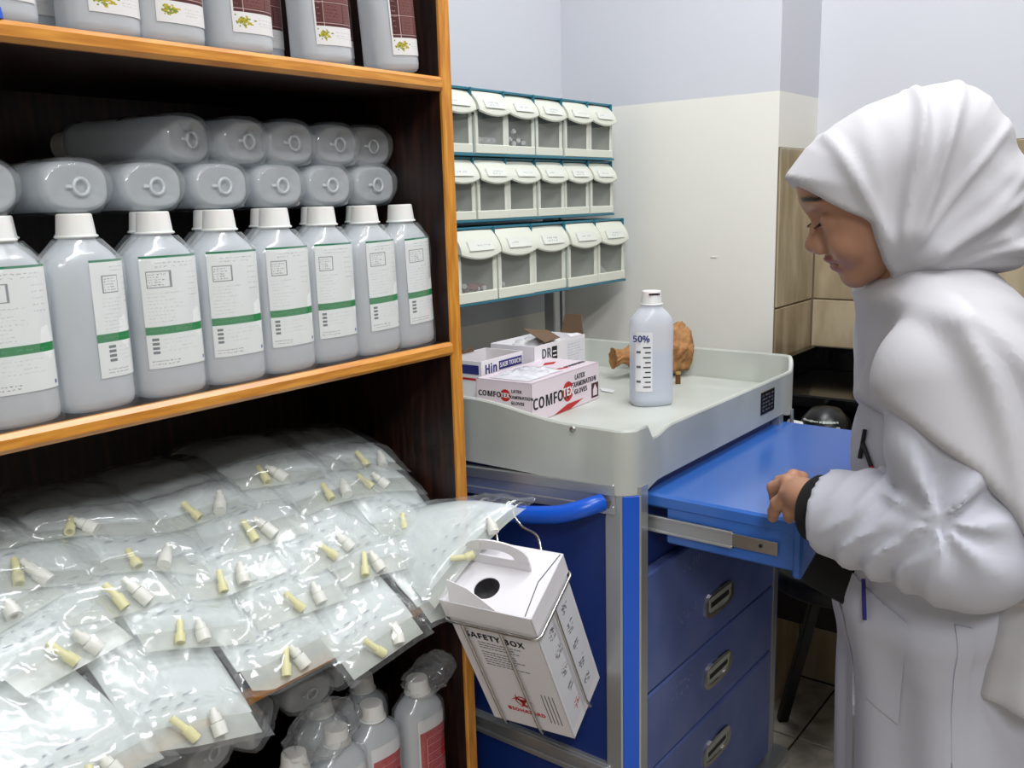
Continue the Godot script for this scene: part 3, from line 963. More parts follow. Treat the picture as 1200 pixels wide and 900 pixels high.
func build_cart() -> void:
	var t := thing("medical_trolley", "blue drawer trolley with aluminium posts and grey tray top in front of the pillar", "trolley")
	# tray top: one moulded piece with raised rim
	var loops := []
	var per := round_rect(1.175, 1.87, -1.24, CZ, 0.036)
	var inn := round_rect(1.1835, 1.8615, -1.2315, CZ - 0.0085, 0.030)
	var low := round_rect(1.190, 1.855, -1.225, CZ - 0.015, 0.028)
	var under := round_rect(1.21, 1.835, -1.2, CZ - 0.03, 0.03)
	var spec := [[under, -1.0], [per, 0.0], [per, 0.008], [per, 2.0], [per, 3.0], [inn, 3.0], [inn, 2.0], [low, 4.0], [low, 5.0]]
	var rows := []
	for s in spec:
		var line := PackedVector3Array()
		for q in s[0].size():
			var o: Vector2 = per[q]
			var p: Vector2 = s[0][q]
			var rim := tray_rim(o.x, o.y)
			var cornered := minf(absf(o.x - 1.175), absf(o.x - 1.87)) + minf(absf(o.y + 1.24), absf(o.y - CZ))
			var y := 0.903 - 0.010 * (1.0 - smoothstep(0.04, 0.09, cornered))
			if s[1] == -1.0: y += 0.004
			elif s[1] == 0.008: y += 0.004
			elif s[1] == 2.0: y = rim - 0.003
			elif s[1] == 3.0: y = rim
			elif s[1] == 4.0: y = 0.956
			elif s[1] == 5.0: y = 0.950
			var d := Vector2.ZERO
			if s[1] == 3.0:
				d = (Vector2(1.52, -0.96) - p).normalized() * 0.002
				if s[0] == inn: d = -d
			line.append(Vector3(p.x + d.x, y, p.y + d.y))
		rows.append(line)
	var mb := MB.new()
	for i in rows.size() - 1:
		var k0 := mb.v.size()
		grid(mb, [rows[i], rows[i + 1]], true)
		# outside faces out, inside faces in, floor faces up
		var mid: Vector3 = (rows[i][60] + rows[i + 1][60]) * 0.5
		var want := Vector3(mid.x - 1.52, 0, mid.z + 0.96) if i in [1, 2] else (Vector3.DOWN if i == 0 else (Vector3.UP if i in [3, 4] else Vector3(1.52 - mid.x, 0.2, -0.96 - mid.z)))
		if mb.n[k0 + 60 * 6].dot(want) < 0.0:
			for j in range(k0, mb.v.size()): mb.n[j] = -mb.n[j]
			for j in range(k0, mb.v.size(), 3):
				var a := mb.v[j + 1]; mb.v[j + 1] = mb.v[j + 2]; mb.v[j + 2] = a
				var b := mb.n[j + 1]; mb.n[j + 1] = mb.n[j + 2]; mb.n[j + 2] = b
	for side in [rows[-1], rows[0]]:
		var c := Vector3(1.52, side[0].y, -0.96)
		for j in side.size():
			var nn := Vector3.UP if side == rows[-1] else Vector3.DOWN
			mb.tri(c, side[j], side[(j + 1) % side.size()], nn, nn, nn)
	obj("tray_top", mb.done(), M.tray, t)
	var plate := obj("name_plate", bxm(Vector3(1.672, 0.924, CZ), Vector3(1.738, 0.969, CZ + 0.002), 0.0008), M.black, t)
	mb = MB.new()
	rng.seed = 3
	for i in 5:
		for j in 4:
			bx(mb, Vector3(1.677 + j * 0.015, 0.930 + i * 0.0075, CZ + 0.002), Vector3(1.677 + j * 0.015 + rng.randf_range(0.005, 0.012), 0.9335 + i * 0.0075, CZ + 0.0024), 0.0)
	obj("plate_print", mb.done(), M.inkgrey, plate)
	mb = MB.new()
	lathe(mb, [[0.0055, 0.0], [0.0055, 0.002], [0.003, 0.0035], [0.0001, 0.004]], 14, Transform3D(Basis.from_euler(Vector3(0, 0, PI / 2)), Vector3(1.175, 0.99, -0.792)), true)
	obj("screw", mb.done(), M.steel, t)
	# posts: chamfered aluminium with a blue insert
	for q in [[1.178, -0.683, 1, 1], [1.812, -0.683, -1, 1], [1.178, -1.19, 1, -1], [1.812, -1.19, -1, -1]]:
		var sx: float = q[2]
		var sz: float = -q[3]
		var pol := PackedVector2Array([Vector2(0.0, 0.050), Vector2(0.0, 0.024), Vector2(0.024, 0.0), Vector2(0.045, 0.0), Vector2(0.045, 0.050)])
		var pts := PackedVector2Array()
		for p in pol:
			pts.append(Vector2(q[0] + sx * p.x, -(q[1] + sz * p.y)))
		mb = MB.new()
		prism(mb, pts, 0.79, Transform3D(Basis.from_euler(Vector3(-PI / 2, 0, 0)), Vector3(0, 0.115, 0)))
		var post := obj("post", mb.done(), M.alu, t)
		mb = MB.new()
		var c := Vector3(q[0] + sx * 0.0115, 0.507, q[1] + sz * 0.0115)
		box(mb, Vector3(0.027, 0.77, 0.004), Transform3D(Basis(Vector3.UP, atan2(-sx, -sz)), c), 0.001)
		obj("blue_insert", mb.done(), M.bluebright, post)
	# panels
	obj("side_panel", bxm(Vector3(1.186, 0.12, -1.15), Vector3(1.196, 0.90, -0.728), 0.001), M.blue, t)
	obj("side_panel", bxm(Vector3(1.790, 0.12, -1.15), Vector3(1.80, 0.90, -0.728), 0.001), M.blue, t)
	obj("back_panel", bxm(Vector3(1.215, 0.12, -1.185), Vector3(1.775, 0.90, -1.175), 0.001), M.blue, t)
	obj("trim_strip", bxm(Vector3(1.181, 0.415, -0.737), Vector3(1.189, 0.853, -0.729), 0.001), M.alu, t)
	# side rails: the upper one carries the handle
	mb = MB.new()
	var tilt := Vector3(-0.055, 0, 0)
	box(mb, Vector3(0.012, 0.050, 0.44), T(1.180, 0.874, -0.935, tilt), 0.0015)
	box(mb, Vector3(0.004, 0.018, 0.44), T(1.1735, 0.889, -0.935, tilt), 0.001)
	box(mb, Vector3(0.004, 0.014, 0.44), T(1.1735, 0.8565, -0.935, tilt), 0.001)
	var rail := obj("side_rail", mb.done(), M.alu, t)
	obj("bracket", bxm(Vector3(1.1705, 0.872, -0.745), Vector3(1.1745, 0.884, -0.722), 0.0005), M.inkgrey, rail)
	mb = MB.new()
	bx(mb, Vector3(1.176, 0.377, -1.15), Vector3(1.188, 0.416, -0.728))
	bx(mb, Vector3(1.171, 0.400, -1.15), Vector3(1.177, 0.414, -0.73))
	bx(mb, Vector3(1.171, 0.379, -1.15), Vector3(1.177, 0.390, -0.73))
	obj("side_rail", mb.done(), M.alu, t)
	obj("push_handle", tubem(curve([Vector3(1.172, 0.836, -1.13), Vector3(1.142, 0.828, -1.11), Vector3(1.130, 0.832, -1.05), Vector3(1.130, 0.838, -0.96), Vector3(1.130, 0.846, -0.87), Vector3(1.133, 0.858, -0.80), Vector3(1.143, 0.869, -0.765), Vector3(1.158, 0.876, -0.746), Vector3(1.173, 0.878, -0.738)], 6), 0.0145, 16), M.bluebright, t)
	# drawers
	var top := obj("cross_panel", bxm(Vector3(1.224, 0.755, CZ - 0.03), Vector3(1.770, 0.90, CZ - 0.014), 0.001), M.blue, t)
	var seams := [0.752, 0.5345, 0.3865, 0.135]
	for k in 3:
		var d := obj("drawer", bxm(Vector3(1.224, seams[k + 1] + 0.0025, CZ - 0.40), Vector3(1.770, seams[k] - 0.0025, CZ), 0.003), M.drawer, t)
		var hy: float = [0.606, 0.462, 0.30][k]
		var ring := PackedVector2Array()
		var hole := PackedVector2Array()
		for i in 24:
			var a := TAU * i / 24.0
			var e := 3.2
			ring.append(Vector2(signf(cos(a)) * pow(absf(cos(a)), 2 / e) * 0.060, signf(sin(a)) * pow(absf(sin(a)), 2 / e) * 0.0245))
			hole.append(ring[i] * Vector2(0.82, 0.68))
		mb = MB.new()
		for i in 24:
			var j := (i + 1) % 24
			var o := Vector3(1.497, hy, CZ)
			var A := o + Vector3(ring[i].x, ring[i].y, 0.004); var B := o + Vector3(ring[j].x, ring[j].y, 0.004)
			var C := o + Vector3(hole[j].x, hole[j].y, 0.0035); var D := o + Vector3(hole[i].x, hole[i].y, 0.0035)
			mb.quad(A, B, C, D, Vector3(0, 0, 1))
			mb.quad(A, B, B - Vector3(0, 0, 0.004), A - Vector3(0, 0, 0.004), Vector3(ring[i].x, ring[i].y, 0).normalized())
			mb.quad(D, C, C - Vector3(0, 0, 0.003), D - Vector3(0, 0, 0.003), -Vector3(hole[i].x, hole[i].y, 0).normalized())
		obj("handle_frame", mb.done(), M.steel, d)
		mb = MB.new()
		box(mb, Vector3(0.098, 0.033, 0.001), T(1.497, hy, CZ + 0.0006), 0.0)
		box(mb, Vector3(0.098, 0.010, 0.004), T(1.497, hy + 0.012, CZ + 0.0022), 0.001)
		obj("handle_cup", mb.done(), M.grey, d)
		obj("handle_shadow_gap", bxm(Vector3(1.462, hy - 0.006, CZ + 0.001), Vector3(1.540, hy + 0.006, CZ + 0.0016), 0.0), M.black, d)
		# worn pen scribbles
		rng.seed = 40 + k
		if k < 2:
			for g in 2:
				mb = MB.new()
				var o: Vector3 = [[Vector3(1.352, 0.712, CZ), Vector3(1.335, 0.628, CZ)], [Vector3(1.315, 0.505, CZ), Vector3(1.31, 0.487, CZ)]][k][g]
				for i in 9:
					var p := o + Vector3(i * 0.0085, rng.randf_range(-0.007, 0.007), 0.0004)
					var q := p + Vector3(rng.randf_range(-0.004, 0.010), rng.randf_range(-0.012, 0.014), 0)
					var w := (q - p).cross(Vector3(0, 0, 1)).normalized() * 0.0006
					mb.quad(p - w, p + w, q + w, q - w, Vector3(0, 0, 1))
				obj("pen_scribble", mb.done(), M.chalk, d)
	# clear label corner left on the top drawer
	obj("label_holder", prismm(PackedVector2Array([Vector2(1.452, 0.752), Vector2(1.458, 0.752), Vector2(1.463, 0.728), Vector2(1.53, 0.748), Vector2(1.53, 0.752), Vector2(1.55, 0.752), Vector2(1.458, 0.722)]), 0.001, T(0, 0, CZ + 0.0003)), M.white, t)
	# pull out shelf on its slides
	var b := obj("pull_out_shelf", null, null, t)
	mb = MB.new()
	bx(mb, Vector3(1.239, 0.862, -0.90), Vector3(1.803, 0.885, -0.445), 0.004)
	bx(mb, Vector3(1.241, 0.805, -0.66), Vector3(1.255, 0.87, -0.447), 0.003)
	bx(mb, Vector3(1.787, 0.805, -0.66), Vector3(1.801, 0.87, -0.447), 0.003)
	bx(mb, Vector3(1.234, 0.797, -0.452), Vector3(1.808, 0.887, -0.437), 0.004)
	b.mesh = mb.done()
	b.material_override = M.board
	for x in [1.2365, 1.8055]:
		mb = MB.new()
		var s := 1.0 if x > 1.5 else -1.0
		bx(mb, Vector3(x - 0.0015, 0.823, -0.86), Vector3(x + 0.0015, 0.850, -0.545), 0.0004)
		bx(mb, Vector3(x - 0.003 + 0.001 * s, 0.846, -0.86), Vector3(x + 0.003 + 0.001 * s, 0.850, -0.545), 0.0006)
		bx(mb, Vector3(x - 0.003 + 0.001 * s, 0.823, -0.86), Vector3(x + 0.003 + 0.001 * s, 0.827, -0.545), 0.0006)
		var sl := obj("slide_rail", mb.done(), M.alu, b)
		obj("inner_rail", bxm(Vector3(x - 0.0012, 0.826, -0.55), Vector3(x + 0.0012, 0.847, -0.474), 0.0004), M.steel, b)
		mb = MB.new()
		lathe(mb, [[0.0001, 0.0], [0.0032, 0.0], [0.003, 0.001], [0.0001, 0.0012]], 10, Transform3D(Basis.from_euler(Vector3(0, 0, -s * PI / 2)), Vector3(x + s * 0.0012, 0.837, -0.50)))
		obj("slide_screw", mb.done(), M.ink, b)
	# wire under the tray's far corner
	obj("corner_rod", tubem([Vector3(1.835, 0.84, CZ + 0.004), Vector3(1.835, 0.905, CZ + 0.002)], 0.004, 8), M.alu, t)
	# base and castors
	mb = MB.new()
	bx(mb, Vector3(1.165, 0.092, -1.215), Vector3(1.835, 0.128, -0.66), 0.008)
	obj("base_frame", mb.done(), M.alu, t)
	for x in [1.21, 1.80]:
		for z in [-1.16, -0.70]:
			mb = MB.new()
			lathe(mb, [[0.0001, -0.013], [0.034, -0.013], [0.039, -0.009], [0.040, 0.0], [0.039, 0.009], [0.034, 0.013], [0.0001, 0.013]], 24, Transform3D(Basis.from_euler(Vector3(0, 0, PI / 2)), Vector3(x, 0.040, z)), true)
			var w := obj("castor_wheel", mb.done(), M.grey, t)
			mb = MB.new()
			bx(mb, Vector3(x - 0.020, 0.035, z - 0.012), Vector3(x - 0.015, 0.095, z + 0.012), 0.002)
			bx(mb, Vector3(x + 0.015, 0.035, z - 0.012), Vector3(x + 0.020, 0.095, z + 0.012), 0.002)
			bx(mb, Vector3(x - 0.020, 0.082, z - 0.014), Vector3(x + 0.020, 0.095, z + 0.014), 0.002)
			obj("castor_fork", mb.done(), M.steel, w)

# ---------------------------------------------------------------- sharps box in its wire holder
func build_sharps_box() -> void:
	var X := Transform3D(Basis.from_euler(Vector3(deg_to_rad(27.86), deg_to_rad(-80.87), 0), EULER_ORDER_YXZ), Vector3(1.0586, 0.5228, -0.7974))
	var t := thing("sharps_box", "white cardboard sharps safety box with red hazard sign hanging tilted from the trolley handle", "box")
	t.transform = X
	var W := 0.0723
	var H := 0.262
	var D := 0.1148
	var mb := MB.new()
	for q in [[Vector3(-W, 0, -0.002), Vector3(W, H, 0)], [Vector3(-W, 0, -D), Vector3(W, H, -D + 0.002)], [Vector3(-W, 0, -D), Vector3(-W + 0.002, H, 0)], [Vector3(W - 0.002, 0, -D), Vector3(W, H, 0)], [Vector3(-W, 0, -D), Vector3(W, 0.002, 0)]]:
		bx(mb, q[0], q[1], 0.0007)
	obj("carton", mb.done(), M.card, t)
	# lid: skirts and a top with a round hole
	mb = MB.new()
	var a := W + 0.003
	var y0 := 0.262
	var y1 := 0.300
	for q in [[Vector3(-a, y0, 0.001), Vector3(a, y1, 0.003)], [Vector3(-a, y0, -D - 0.003), Vector3(a, y1, -D - 0.001)], [Vector3(-a, y0, -D - 0.003), Vector3(-a + 0.002, y1, 0.003)], [Vector3(a - 0.002, y0, -D - 0.003), Vector3(a, y1, 0.003)]]:
		bx(mb, q[0], q[1], 0.0007)
	var hc := Vector2(-0.012, -0.033)
	for i in 48:
		var A := []
		for j in [i, i + 1]:
			var d := Vector2.from_angle(TAU * j / 48.0)
			var k := INF
			if d.x > 1e-6: k = minf(k, (a - hc.x) / d.x)
			if d.x < -1e-6: k = minf(k, (-a - hc.x) / d.x)
			if d.y > 1e-6: k = minf(k, (0.003 - hc.y) / d.y)
			if d.y < -1e-6: k = minf(k, (-D - 0.003 - hc.y) / d.y)
			A.append([hc + d * 0.0195, hc + d * k])
		for y in [y1, y1 - 0.0015]:
			mb.quad(Vector3(A[0][0].x, y, A[0][0].y), Vector3(A[1][0].x, y, A[1][0].y), Vector3(A[1][1].x, y, A[1][1].y), Vector3(A[0][1].x, y, A[0][1].y), Vector3(0, 1 if y == y1 else -1, 0))
	# corners of the lid that the rays skip
	for sx in [-1, 1]:
		for z in [0.003, -D - 0.003]:
			pass
	bx(mb, Vector3(-a, y1 - 0.0016, -D - 0.003), Vector3(-a + 0.022, y1 - 0.0004, -D + 0.02), 0.0)
	bx(mb, Vector3(a - 0.022, y1 - 0.0016, -D - 0.003), Vector3(a, y1 - 0.0004, -D + 0.02), 0.0)
	obj("lid", mb.done(), M.card, t)
	obj("lid_crease", tubem([Vector3(a - 0.010, y1 + 0.0006, 0.0), Vector3(a - 0.016, y1 + 0.0008, -0.06), Vector3(a - 0.004, y1 + 0.0006, -D)], 0.0008, 6), M.inkgrey, t)
	# carrying handle: a card loop standing on the lid
	var out := PackedVector2Array()
	var inn := PackedVector2Array()
	for k in 13:
		var g := PI * k / 12.0
		out.append(Vector2(cos(g) * 0.054, 0.012 + pow(sin(g), 0.6) * 0.034))
		inn.append(Vector2(cos(g) * 0.030, 0.016 + pow(sin(g), 0.8) * 0.014))
	mb = MB.new()
	var poly := PackedVector2Array([Vector2(0.054, 0.0)])
	poly.append_array(out)
	poly.append(Vector2(-0.054, 0.0))
	var HX := Transform3D(Basis.from_euler(Vector3(-0.15, 0.0, 0)), Vector3(-0.012, y1, -0.078))
	for k in 12:
		for s in [[0.0, -1.0], [0.003, 1.0]]:
			mb.quad(HX * Vector3(out[k].x, out[k].y, s[0]), HX * Vector3(out[k + 1].x, out[k + 1].y, s[0]), HX * Vector3(inn[k + 1].x, inn[k + 1].y, s[0]), HX * Vector3(inn[k].x, inn[k].y, s[0]), HX.basis * Vector3(0, 0, s[1]))
		mb.quad(HX * Vector3(out[k].x, out[k].y, 0), HX * Vector3(out[k + 1].x, out[k + 1].y, 0), HX * Vector3(out[k + 1].x, out[k + 1].y, 0.003), HX * Vector3(out[k].x, out[k].y, 0.003), HX.basis * Vector3(out[k].x, out[k].y, 0).normalized())
		mb.quad(HX * Vector3(inn[k].x, inn[k].y, 0), HX * Vector3(inn[k + 1].x, inn[k + 1].y, 0), HX * Vector3(inn[k + 1].x, inn[k + 1].y, 0.003), HX * Vector3(inn[k].x, inn[k].y, 0.003), HX.basis * -Vector3(inn[k].x, inn[k].y, 0).normalized())
	box(mb, Vector3(0.108, 0.0165, 0.003), HX * T(0, 0.008, 0.0015), 0.0005)
	obj("carry_loop", mb.done(), M.card, t)
	# folded front flap
	obj("flap", prismm(PackedVector2Array([Vector2(-0.052, 0), Vector2(-0.056, 0.034), Vector2(-0.022, 0.026), Vector2(0.024, 0.002), Vector2(0.024, 0)]), 0.0016, Transform3D(Basis.from_euler(Vector3(-0.5, 0, 0)), Vector3(-0.005, y1 - 0.002, 0.001))), M.card, t)
	# printing
	words("SAFETY BOX", 0.0125, M.ink, t, T(-0.006, 0.226, 0.0004))
	var pr := MB.new()
	rng.seed = 9
	for i in 9:
		var w := rng.randf_range(0.045, 0.07)
		var y := 0.210 - i * 0.0062 - (0.004 if i > 2 else 0.0)
		var x := -0.038
		while x < -0.038 + w:
			var k := rng.randf_range(0.003, 0.009)
			bx(pr, Vector3(x, y, 0.0), Vector3(x + k, y + 0.0016, 0.0003), 0.0)
			x += k + 0.0016
	obj("small_print", pr.done(), M.inkgrey, t)
	pr = MB.new()
	for i in 4:
		bx(pr, Vector3(0.039 + i * 0.0062, 0.030, 0.0), Vector3(0.0405 + i * 0.0062, 0.105, 0.0003), 0.0)
	obj("side_lines", pr.done(), M.inkgrey, t)
	# hazard sign: three open crescents round a ring
	pr = MB.new()
	var sc := Vector3(0.0, 0.072, 0.0005)
	for k in 3:
		var dir := Vector2.from_angle(PI / 2 + TAU * k / 3.0)
		var c := dir * 0.0095
		for i in 20:
			var g := []
			for j in [i, i + 1]:
				var q := dir.angle() + deg_to_rad(38 + (322.0 - 38.0) * j / 20.0)
				var u := absf(j / 20.0 - 0.5) * 2.0
				var o := c + Vector2.from_angle(q) * 0.0112
				var n2 := c * 1.28 + Vector2.from_angle(q) * lerpf(0.0072, 0.0104, u)
				g.append([o, n2])
			# the gap of each crescent points away from the middle
			if i > -1:
				pr.quad(sc + Vector3(g[0][0].x, g[0][0].y, 0), sc + Vector3(g[1][0].x, g[1][0].y, 0), sc + Vector3(g[1][1].x, g[1][1].y, 0), sc + Vector3(g[0][1].x, g[0][1].y, 0), Vector3(0, 0, 1))
	for i in 30:
		var g0 := Vector2.from_angle(TAU * i / 30.0)
		var g1 := Vector2.from_angle(TAU * (i + 1) / 30.0)
		var z := Vector3(0, 0, 0.0003)
		pr.quad(sc + z + Vector3(g0.x, g0.y, 0) * 0.0125, sc + z + Vector3(g1.x, g1.y, 0) * 0.0125, sc + z + Vector3(g1.x, g1.y, 0) * 0.0102, sc + z + Vector3(g0.x, g0.y, 0) * 0.0102, Vector3(0, 0, 1))
	obj("hazard_sign", pr.done(), M.red, t)
	words("BIOHAZARD", 0.0085, M.red, t, T(0.0, 0.0445, 0.0004))
	pr = MB.new()
	pr.quad(Vector3(W + 0.0003, 0.02, -0.006), Vector3(W + 0.0003, 0.02, -D + 0.006), Vector3(W + 0.0003, H - 0.015, -D + 0.006), Vector3(W + 0.0003, H - 0.015, -0.006), Vector3(1, 0, 0))
	obj("picture_panel", pr.done(), M.box_side, t)
	# wire holder
	var h := thing("wire_holder", "bent steel wire basket holder hooked over the blue trolley handle", "holder")
	var r := 0.0024
	var e := 0.0065
	var rim := []
	for p in round_rect(-W - e, W + e, -D - e, e, 0.012):
		rim.append(X * Vector3(p.x, 0.258, p.y))
	rim.append(rim[0])
	obj("rim_wire", tubem(rim, r, 8), M.steel, h)
	for x in [-0.048, 0.016]:
		var pts := [X * Vector3(x, 0.258, e), X * Vector3(x, 0.02, e - 0.001), X * Vector3(x, -0.0035, e - 0.002), X * Vector3(x, -0.006, -0.006), X * Vector3(x, -0.006, -D + 0.004), X * Vector3(x, -0.001, -D - e), X * Vector3(x, 0.258, -D - e)]
		obj("front_wire", tubem(pts, r, 8), M.steel, h)
	obj("side_wire", tubem([X * Vector3(W + e, 0.258, -0.05), X * Vector3(W + e - 0.001, 0.03, -0.052), X * Vector3(W + e + 0.002, 0.012, -0.054), X * Vector3(W + e - 0.002, 0.002, -0.06), X * Vector3(W - 0.004, -0.0055, -0.06), X * Vector3(-W, -0.0055, -0.06)], r, 8), M.steel, h)
	for q in [[-0.045, -0.945], [0.03, -0.868]]:
		var base: Vector3 = X * Vector3(q[0], 0.258, -D - e)
		var z: float = q[1]
		var hy := 0.846 if z > -0.9 else 0.839
		obj("hook", tubem(curve([base, base + Vector3(0.03, 0.03, (z - base.z) * 0.3), Vector3(1.108, hy - 0.010, lerpf(base.z, z, 0.8)), Vector3(1.1115, hy + 0.008, z), Vector3(1.122, hy + 0.0175, z), Vector3(1.138, hy + 0.0172, z), Vector3(1.1485, hy + 0.004, z), Vector3(1.1495, hy - 0.01, z)], 5), r, 8), M.steel, h)

# ---------------------------------------------------------------- things on the tray
func carton(t: Node3D, w: float, h: float, d: float, m: Material, open := true) -> void:
	# corner at the origin, front along +x, depth along -z
	var mb := MB.new()
	var k := 0.0015
	bx(mb, Vector3(0, 0, -k), Vector3(w, h, 0), 0.0004)
	bx(mb, Vector3(0, 0, -d), Vector3(w, h, -d + k), 0.0004)
	bx(mb, Vector3(0, 0, -d), Vector3(k, h, 0), 0.0004)
	bx(mb, Vector3(w - k, 0, -d), Vector3(w, h, 0), 0.0004)
	bx(mb, Vector3(0, 0, -d), Vector3(w, k, 0), 0.0004)
	if not open:
		bx(mb, Vector3(0, h - k, -d), Vector3(w, h, 0), 0.0004)
	obj("carton", mb.done(), m, t)

func build_tray_things() -> void:
	var yaw := -atan2(0.292, 0.956)
	var TY := 0.9502
	# front glove box
	var t := thing("glove_box", "pinkish white latex glove box with red emblem at the front of the tray", "box", Vector3(1.297, TY, -0.963), Vector3(0, 0.055, 0), "glove boxes on the tray")
	carton(t, 0.25, 0.075, 0.125, M.pinkcard, false)
	words("COMFOR", 0.0215, M.ink, t, T(0.066, 0.034, 0.0003))
	var mb := MB.new()
	lathe(mb, [[0.0001, 0.0], [0.0195, 0.0], [0.0001, 0.0004]], 28, Transform3D(Basis.from_euler(Vector3(PI / 2, 0, 0)), Vector3(0.127, 0.037, 0.0002)))
	obj("red_disc", mb.done(), M.red, t)
	words("TEX", 0.0165, M.white, t, T(0.127, 0.037, 0.0008), true)
	for k in 3:
		words(["LATEX", "EXAMINATION", "GLOVES"][k], 0.0098, M.ink, t, T([0.172, 0.1885, 0.1755][k], 0.060 - k * 0.0145, 0.0003))
	obj("red_stripe", prismm(PackedVector2Array([Vector2(0.075, 0.001), Vector2(0.135, 0.001), Vector2(0.185, 0.013), Vector2(0.125, 0.013)]), 0.0004, T(0, 0, 0)), M.red, t)
	obj("dark_mark", bxm(Vector3(0.218, 0.006, 0), Vector3(0.2455, 0.036, 0.0004), 0.0), mat(Color(0.25, 0.03, 0.05), 0.5), t)
	obj("hand_mark", prismm(PackedVector2Array([Vector2(0.224, 0.010), Vector2(0.240, 0.010), Vector2(0.240, 0.022), Vector2(0.232, 0.033), Vector2(0.224, 0.022)]), 0.0003, T(0, 0, 0.0004)), M.pinkcard, t)
	var LX := Transform3D(Basis.from_euler(Vector3(0, -PI / 2, 0)), Vector3(-0.0003, 0, -0.125))
	words("COMFOR", 0.0105, M.ink, t, LX * T(0.036, 0.048, 0))
	mb = MB.new()
	lathe(mb, [[0.0001, 0.0], [0.0115, 0.0], [0.0001, 0.0003]], 20, LX * Transform3D(Basis.from_euler(Vector3(PI / 2, 0, 0)), Vector3(0.067, 0.048, 0.0)))
	obj("red_disc", mb.done(), M.red, t)
	words("TEX", 0.0085, M.white, t, LX * T(0.067, 0.048, 0.0006), true)
	for k in 3:
		words(["LATEX", "EXAMINATION", "GLOVES"][k], 0.0058, M.ink, t, LX * T([0.092, 0.1005, 0.094][k], 0.057 - k * 0.011, 0))
	obj("red_stripe", prismm(PackedVector2Array([Vector2(0.045, 0.016), Vector2(0.1, 0.008), Vector2(0.102, 0.012), Vector2(0.047, 0.022)]), 0.0003, LX), M.red, t)
	words("M.", 0.018, M.ink, t, LX * T(0.020, 0.022, 0))
	# top print and tissue-thin gloves pulled through the slot
	var TX := Transform3D(Basis.from_euler(Vector3(-PI / 2, 0, 0)), Vector3(0, 0.0752, 0))
	obj("red_stripe", prismm(PackedVector2Array([Vector2(0.135, 0.03), Vector2(0.17, 0.022), Vector2(0.17, 0.03), Vector2(0.14, 0.04)]), 0.0003, TX), M.red, t)
	obj("red_disc", prismm(PackedVector2Array([Vector2(0.165, 0.08), Vector2(0.19, 0.07), Vector2(0.215, 0.08), Vector2(0.19, 0.092)]), 0.0003, TX), M.red, t)
	words("POWDERED", 0.010, M.ink, t, TX * T(0.205, 0.03, 0))
	var gl := thing("latex_glove", "pale translucent glove spilling from the slot of the front glove box", "glove")
	mb = MB.new()
	var rows := []
	for i in 15:
		var line := PackedVector3Array()
		for j in 21:
			var u := i / 14.0
			var v := j / 20.0
			var edge := sin(PI * u) * sin(PI * v)
			line.append(t.transform * Vector3(0.010 + 0.125 * v, 0.0755 + 0.014 * sqrt(edge) * (0.7 + 0.6 * wob.get_noise_2d(u * 40, v * 60)) + 0.0008, -0.015 - 0.085 * u + 0.006 * wob.get_noise_2d(u * 40 + 9, v * 50)))
		rows.append(line)
	grid(mb, rows, false, t.transform * Vector3(0.05, -2, -0.05))
	obj("glove_film", mb.done(), frosted(Color(0.90, 0.90, 0.92), 0.85), gl)
	# back box with torn open flaps
	var b2 := thing("glove_box", "white glove box with torn brown flaps standing open at the back of the tray", "box", Vector3(1.488, TY, -1.096), Vector3(0, 0.03, 0), "glove boxes on the tray")
	carton(b2, 0.20, 0.105, 0.112, M.card)
	obj("flap", prismm(PackedVector2Array([Vector2(0, 0), Vector2(0.058, 0), Vector2(0.048, 0.042), Vector2(0.006, 0.044)]), 0.0016, Transform3D(Basis.from_euler(Vector3(0, PI / 2, 0)), Vector3(0.1985, 0.105, -0.004))), M.kraft, b2)
	obj("flap", prismm(PackedVector2Array([Vector2(0, 0), Vector2(0.07, 0.002), Vector2(0.058, 0.03), Vector2(-0.018, 0.052)]), 0.0016, Transform3D(Basis.from_euler(Vector3(-0.95, 0.1, 0)), Vector3(0.050, 0.1055, -0.006))), M.kraft, b2)
	obj("flap", prismm(PackedVector2Array([Vector2(0, 0), Vector2(0.046, 0), Vector2(0.042, 0.012), Vector2(0.006, 0.016)]), 0.0016, Transform3D(Basis.from_euler(Vector3(-1.3, 0, 0)), Vector3(0.142, 0.105, 0.0))), M.card, b2)
	var pp := MB.new()
	pp.quad(Vector3(0.125, 0.012, 0.0004), Vector3(0.195, 0.012, 0.0004), Vector3(0.195, 0.098, 0.0004), Vector3(0.125, 0.098, 0.0004), Vector3(0, 0, 1))
	obj("printed_panel", pp.done(), M.fine_print, b2)
	obj("black_label", bxm(Vector3(0.066, 0.062, 0), Vector3(0.086, 0.096, 0.0005), 0.0), M.ink, b2)
	for k in 3:
		obj("label_line", bxm(Vector3(0.069, 0.066 + k * 0.009, 0.0005), Vector3(0.083, 0.069 + k * 0.009, 0.0008), 0.0), M.card, b2)
	words("DR", 0.02, M.inkgrey, b2, T(0.045, 0.085, 0.0004))
	# crumpled tissue in the back box
	var ti := thing("tissue", "white crumpled tissue lying in the torn open glove box", "tissue")
	mb = MB.new()
	rows = []
	for i in 13:
		var line := PackedVector3Array()
		for j in 17:
			var u := i / 12.0
			var v := j / 16.0
			line.append(b2.transform * Vector3(0.004 + 0.19 * v, 0.085 + 0.03 * sin(PI * u) * sin(PI * v) + 0.014 * wob.get_noise_2d(u * 50 + 30, v * 70), -0.004 - 0.104 * u))
		rows.append(line)
	grid(mb, rows, false, b2.transform * Vector3(0.08, -2, -0.03))
	obj("tissue_sheet", mb.done(), M.white, ti)
	# left box with the blue band
	var b3 := thing("bandage_box", "small open white box with blue band and red line, left end of the tray", "box", Vector3(1.328, TY, -1.106), Vector3(0, 0.05, 0), "glove boxes on the tray")
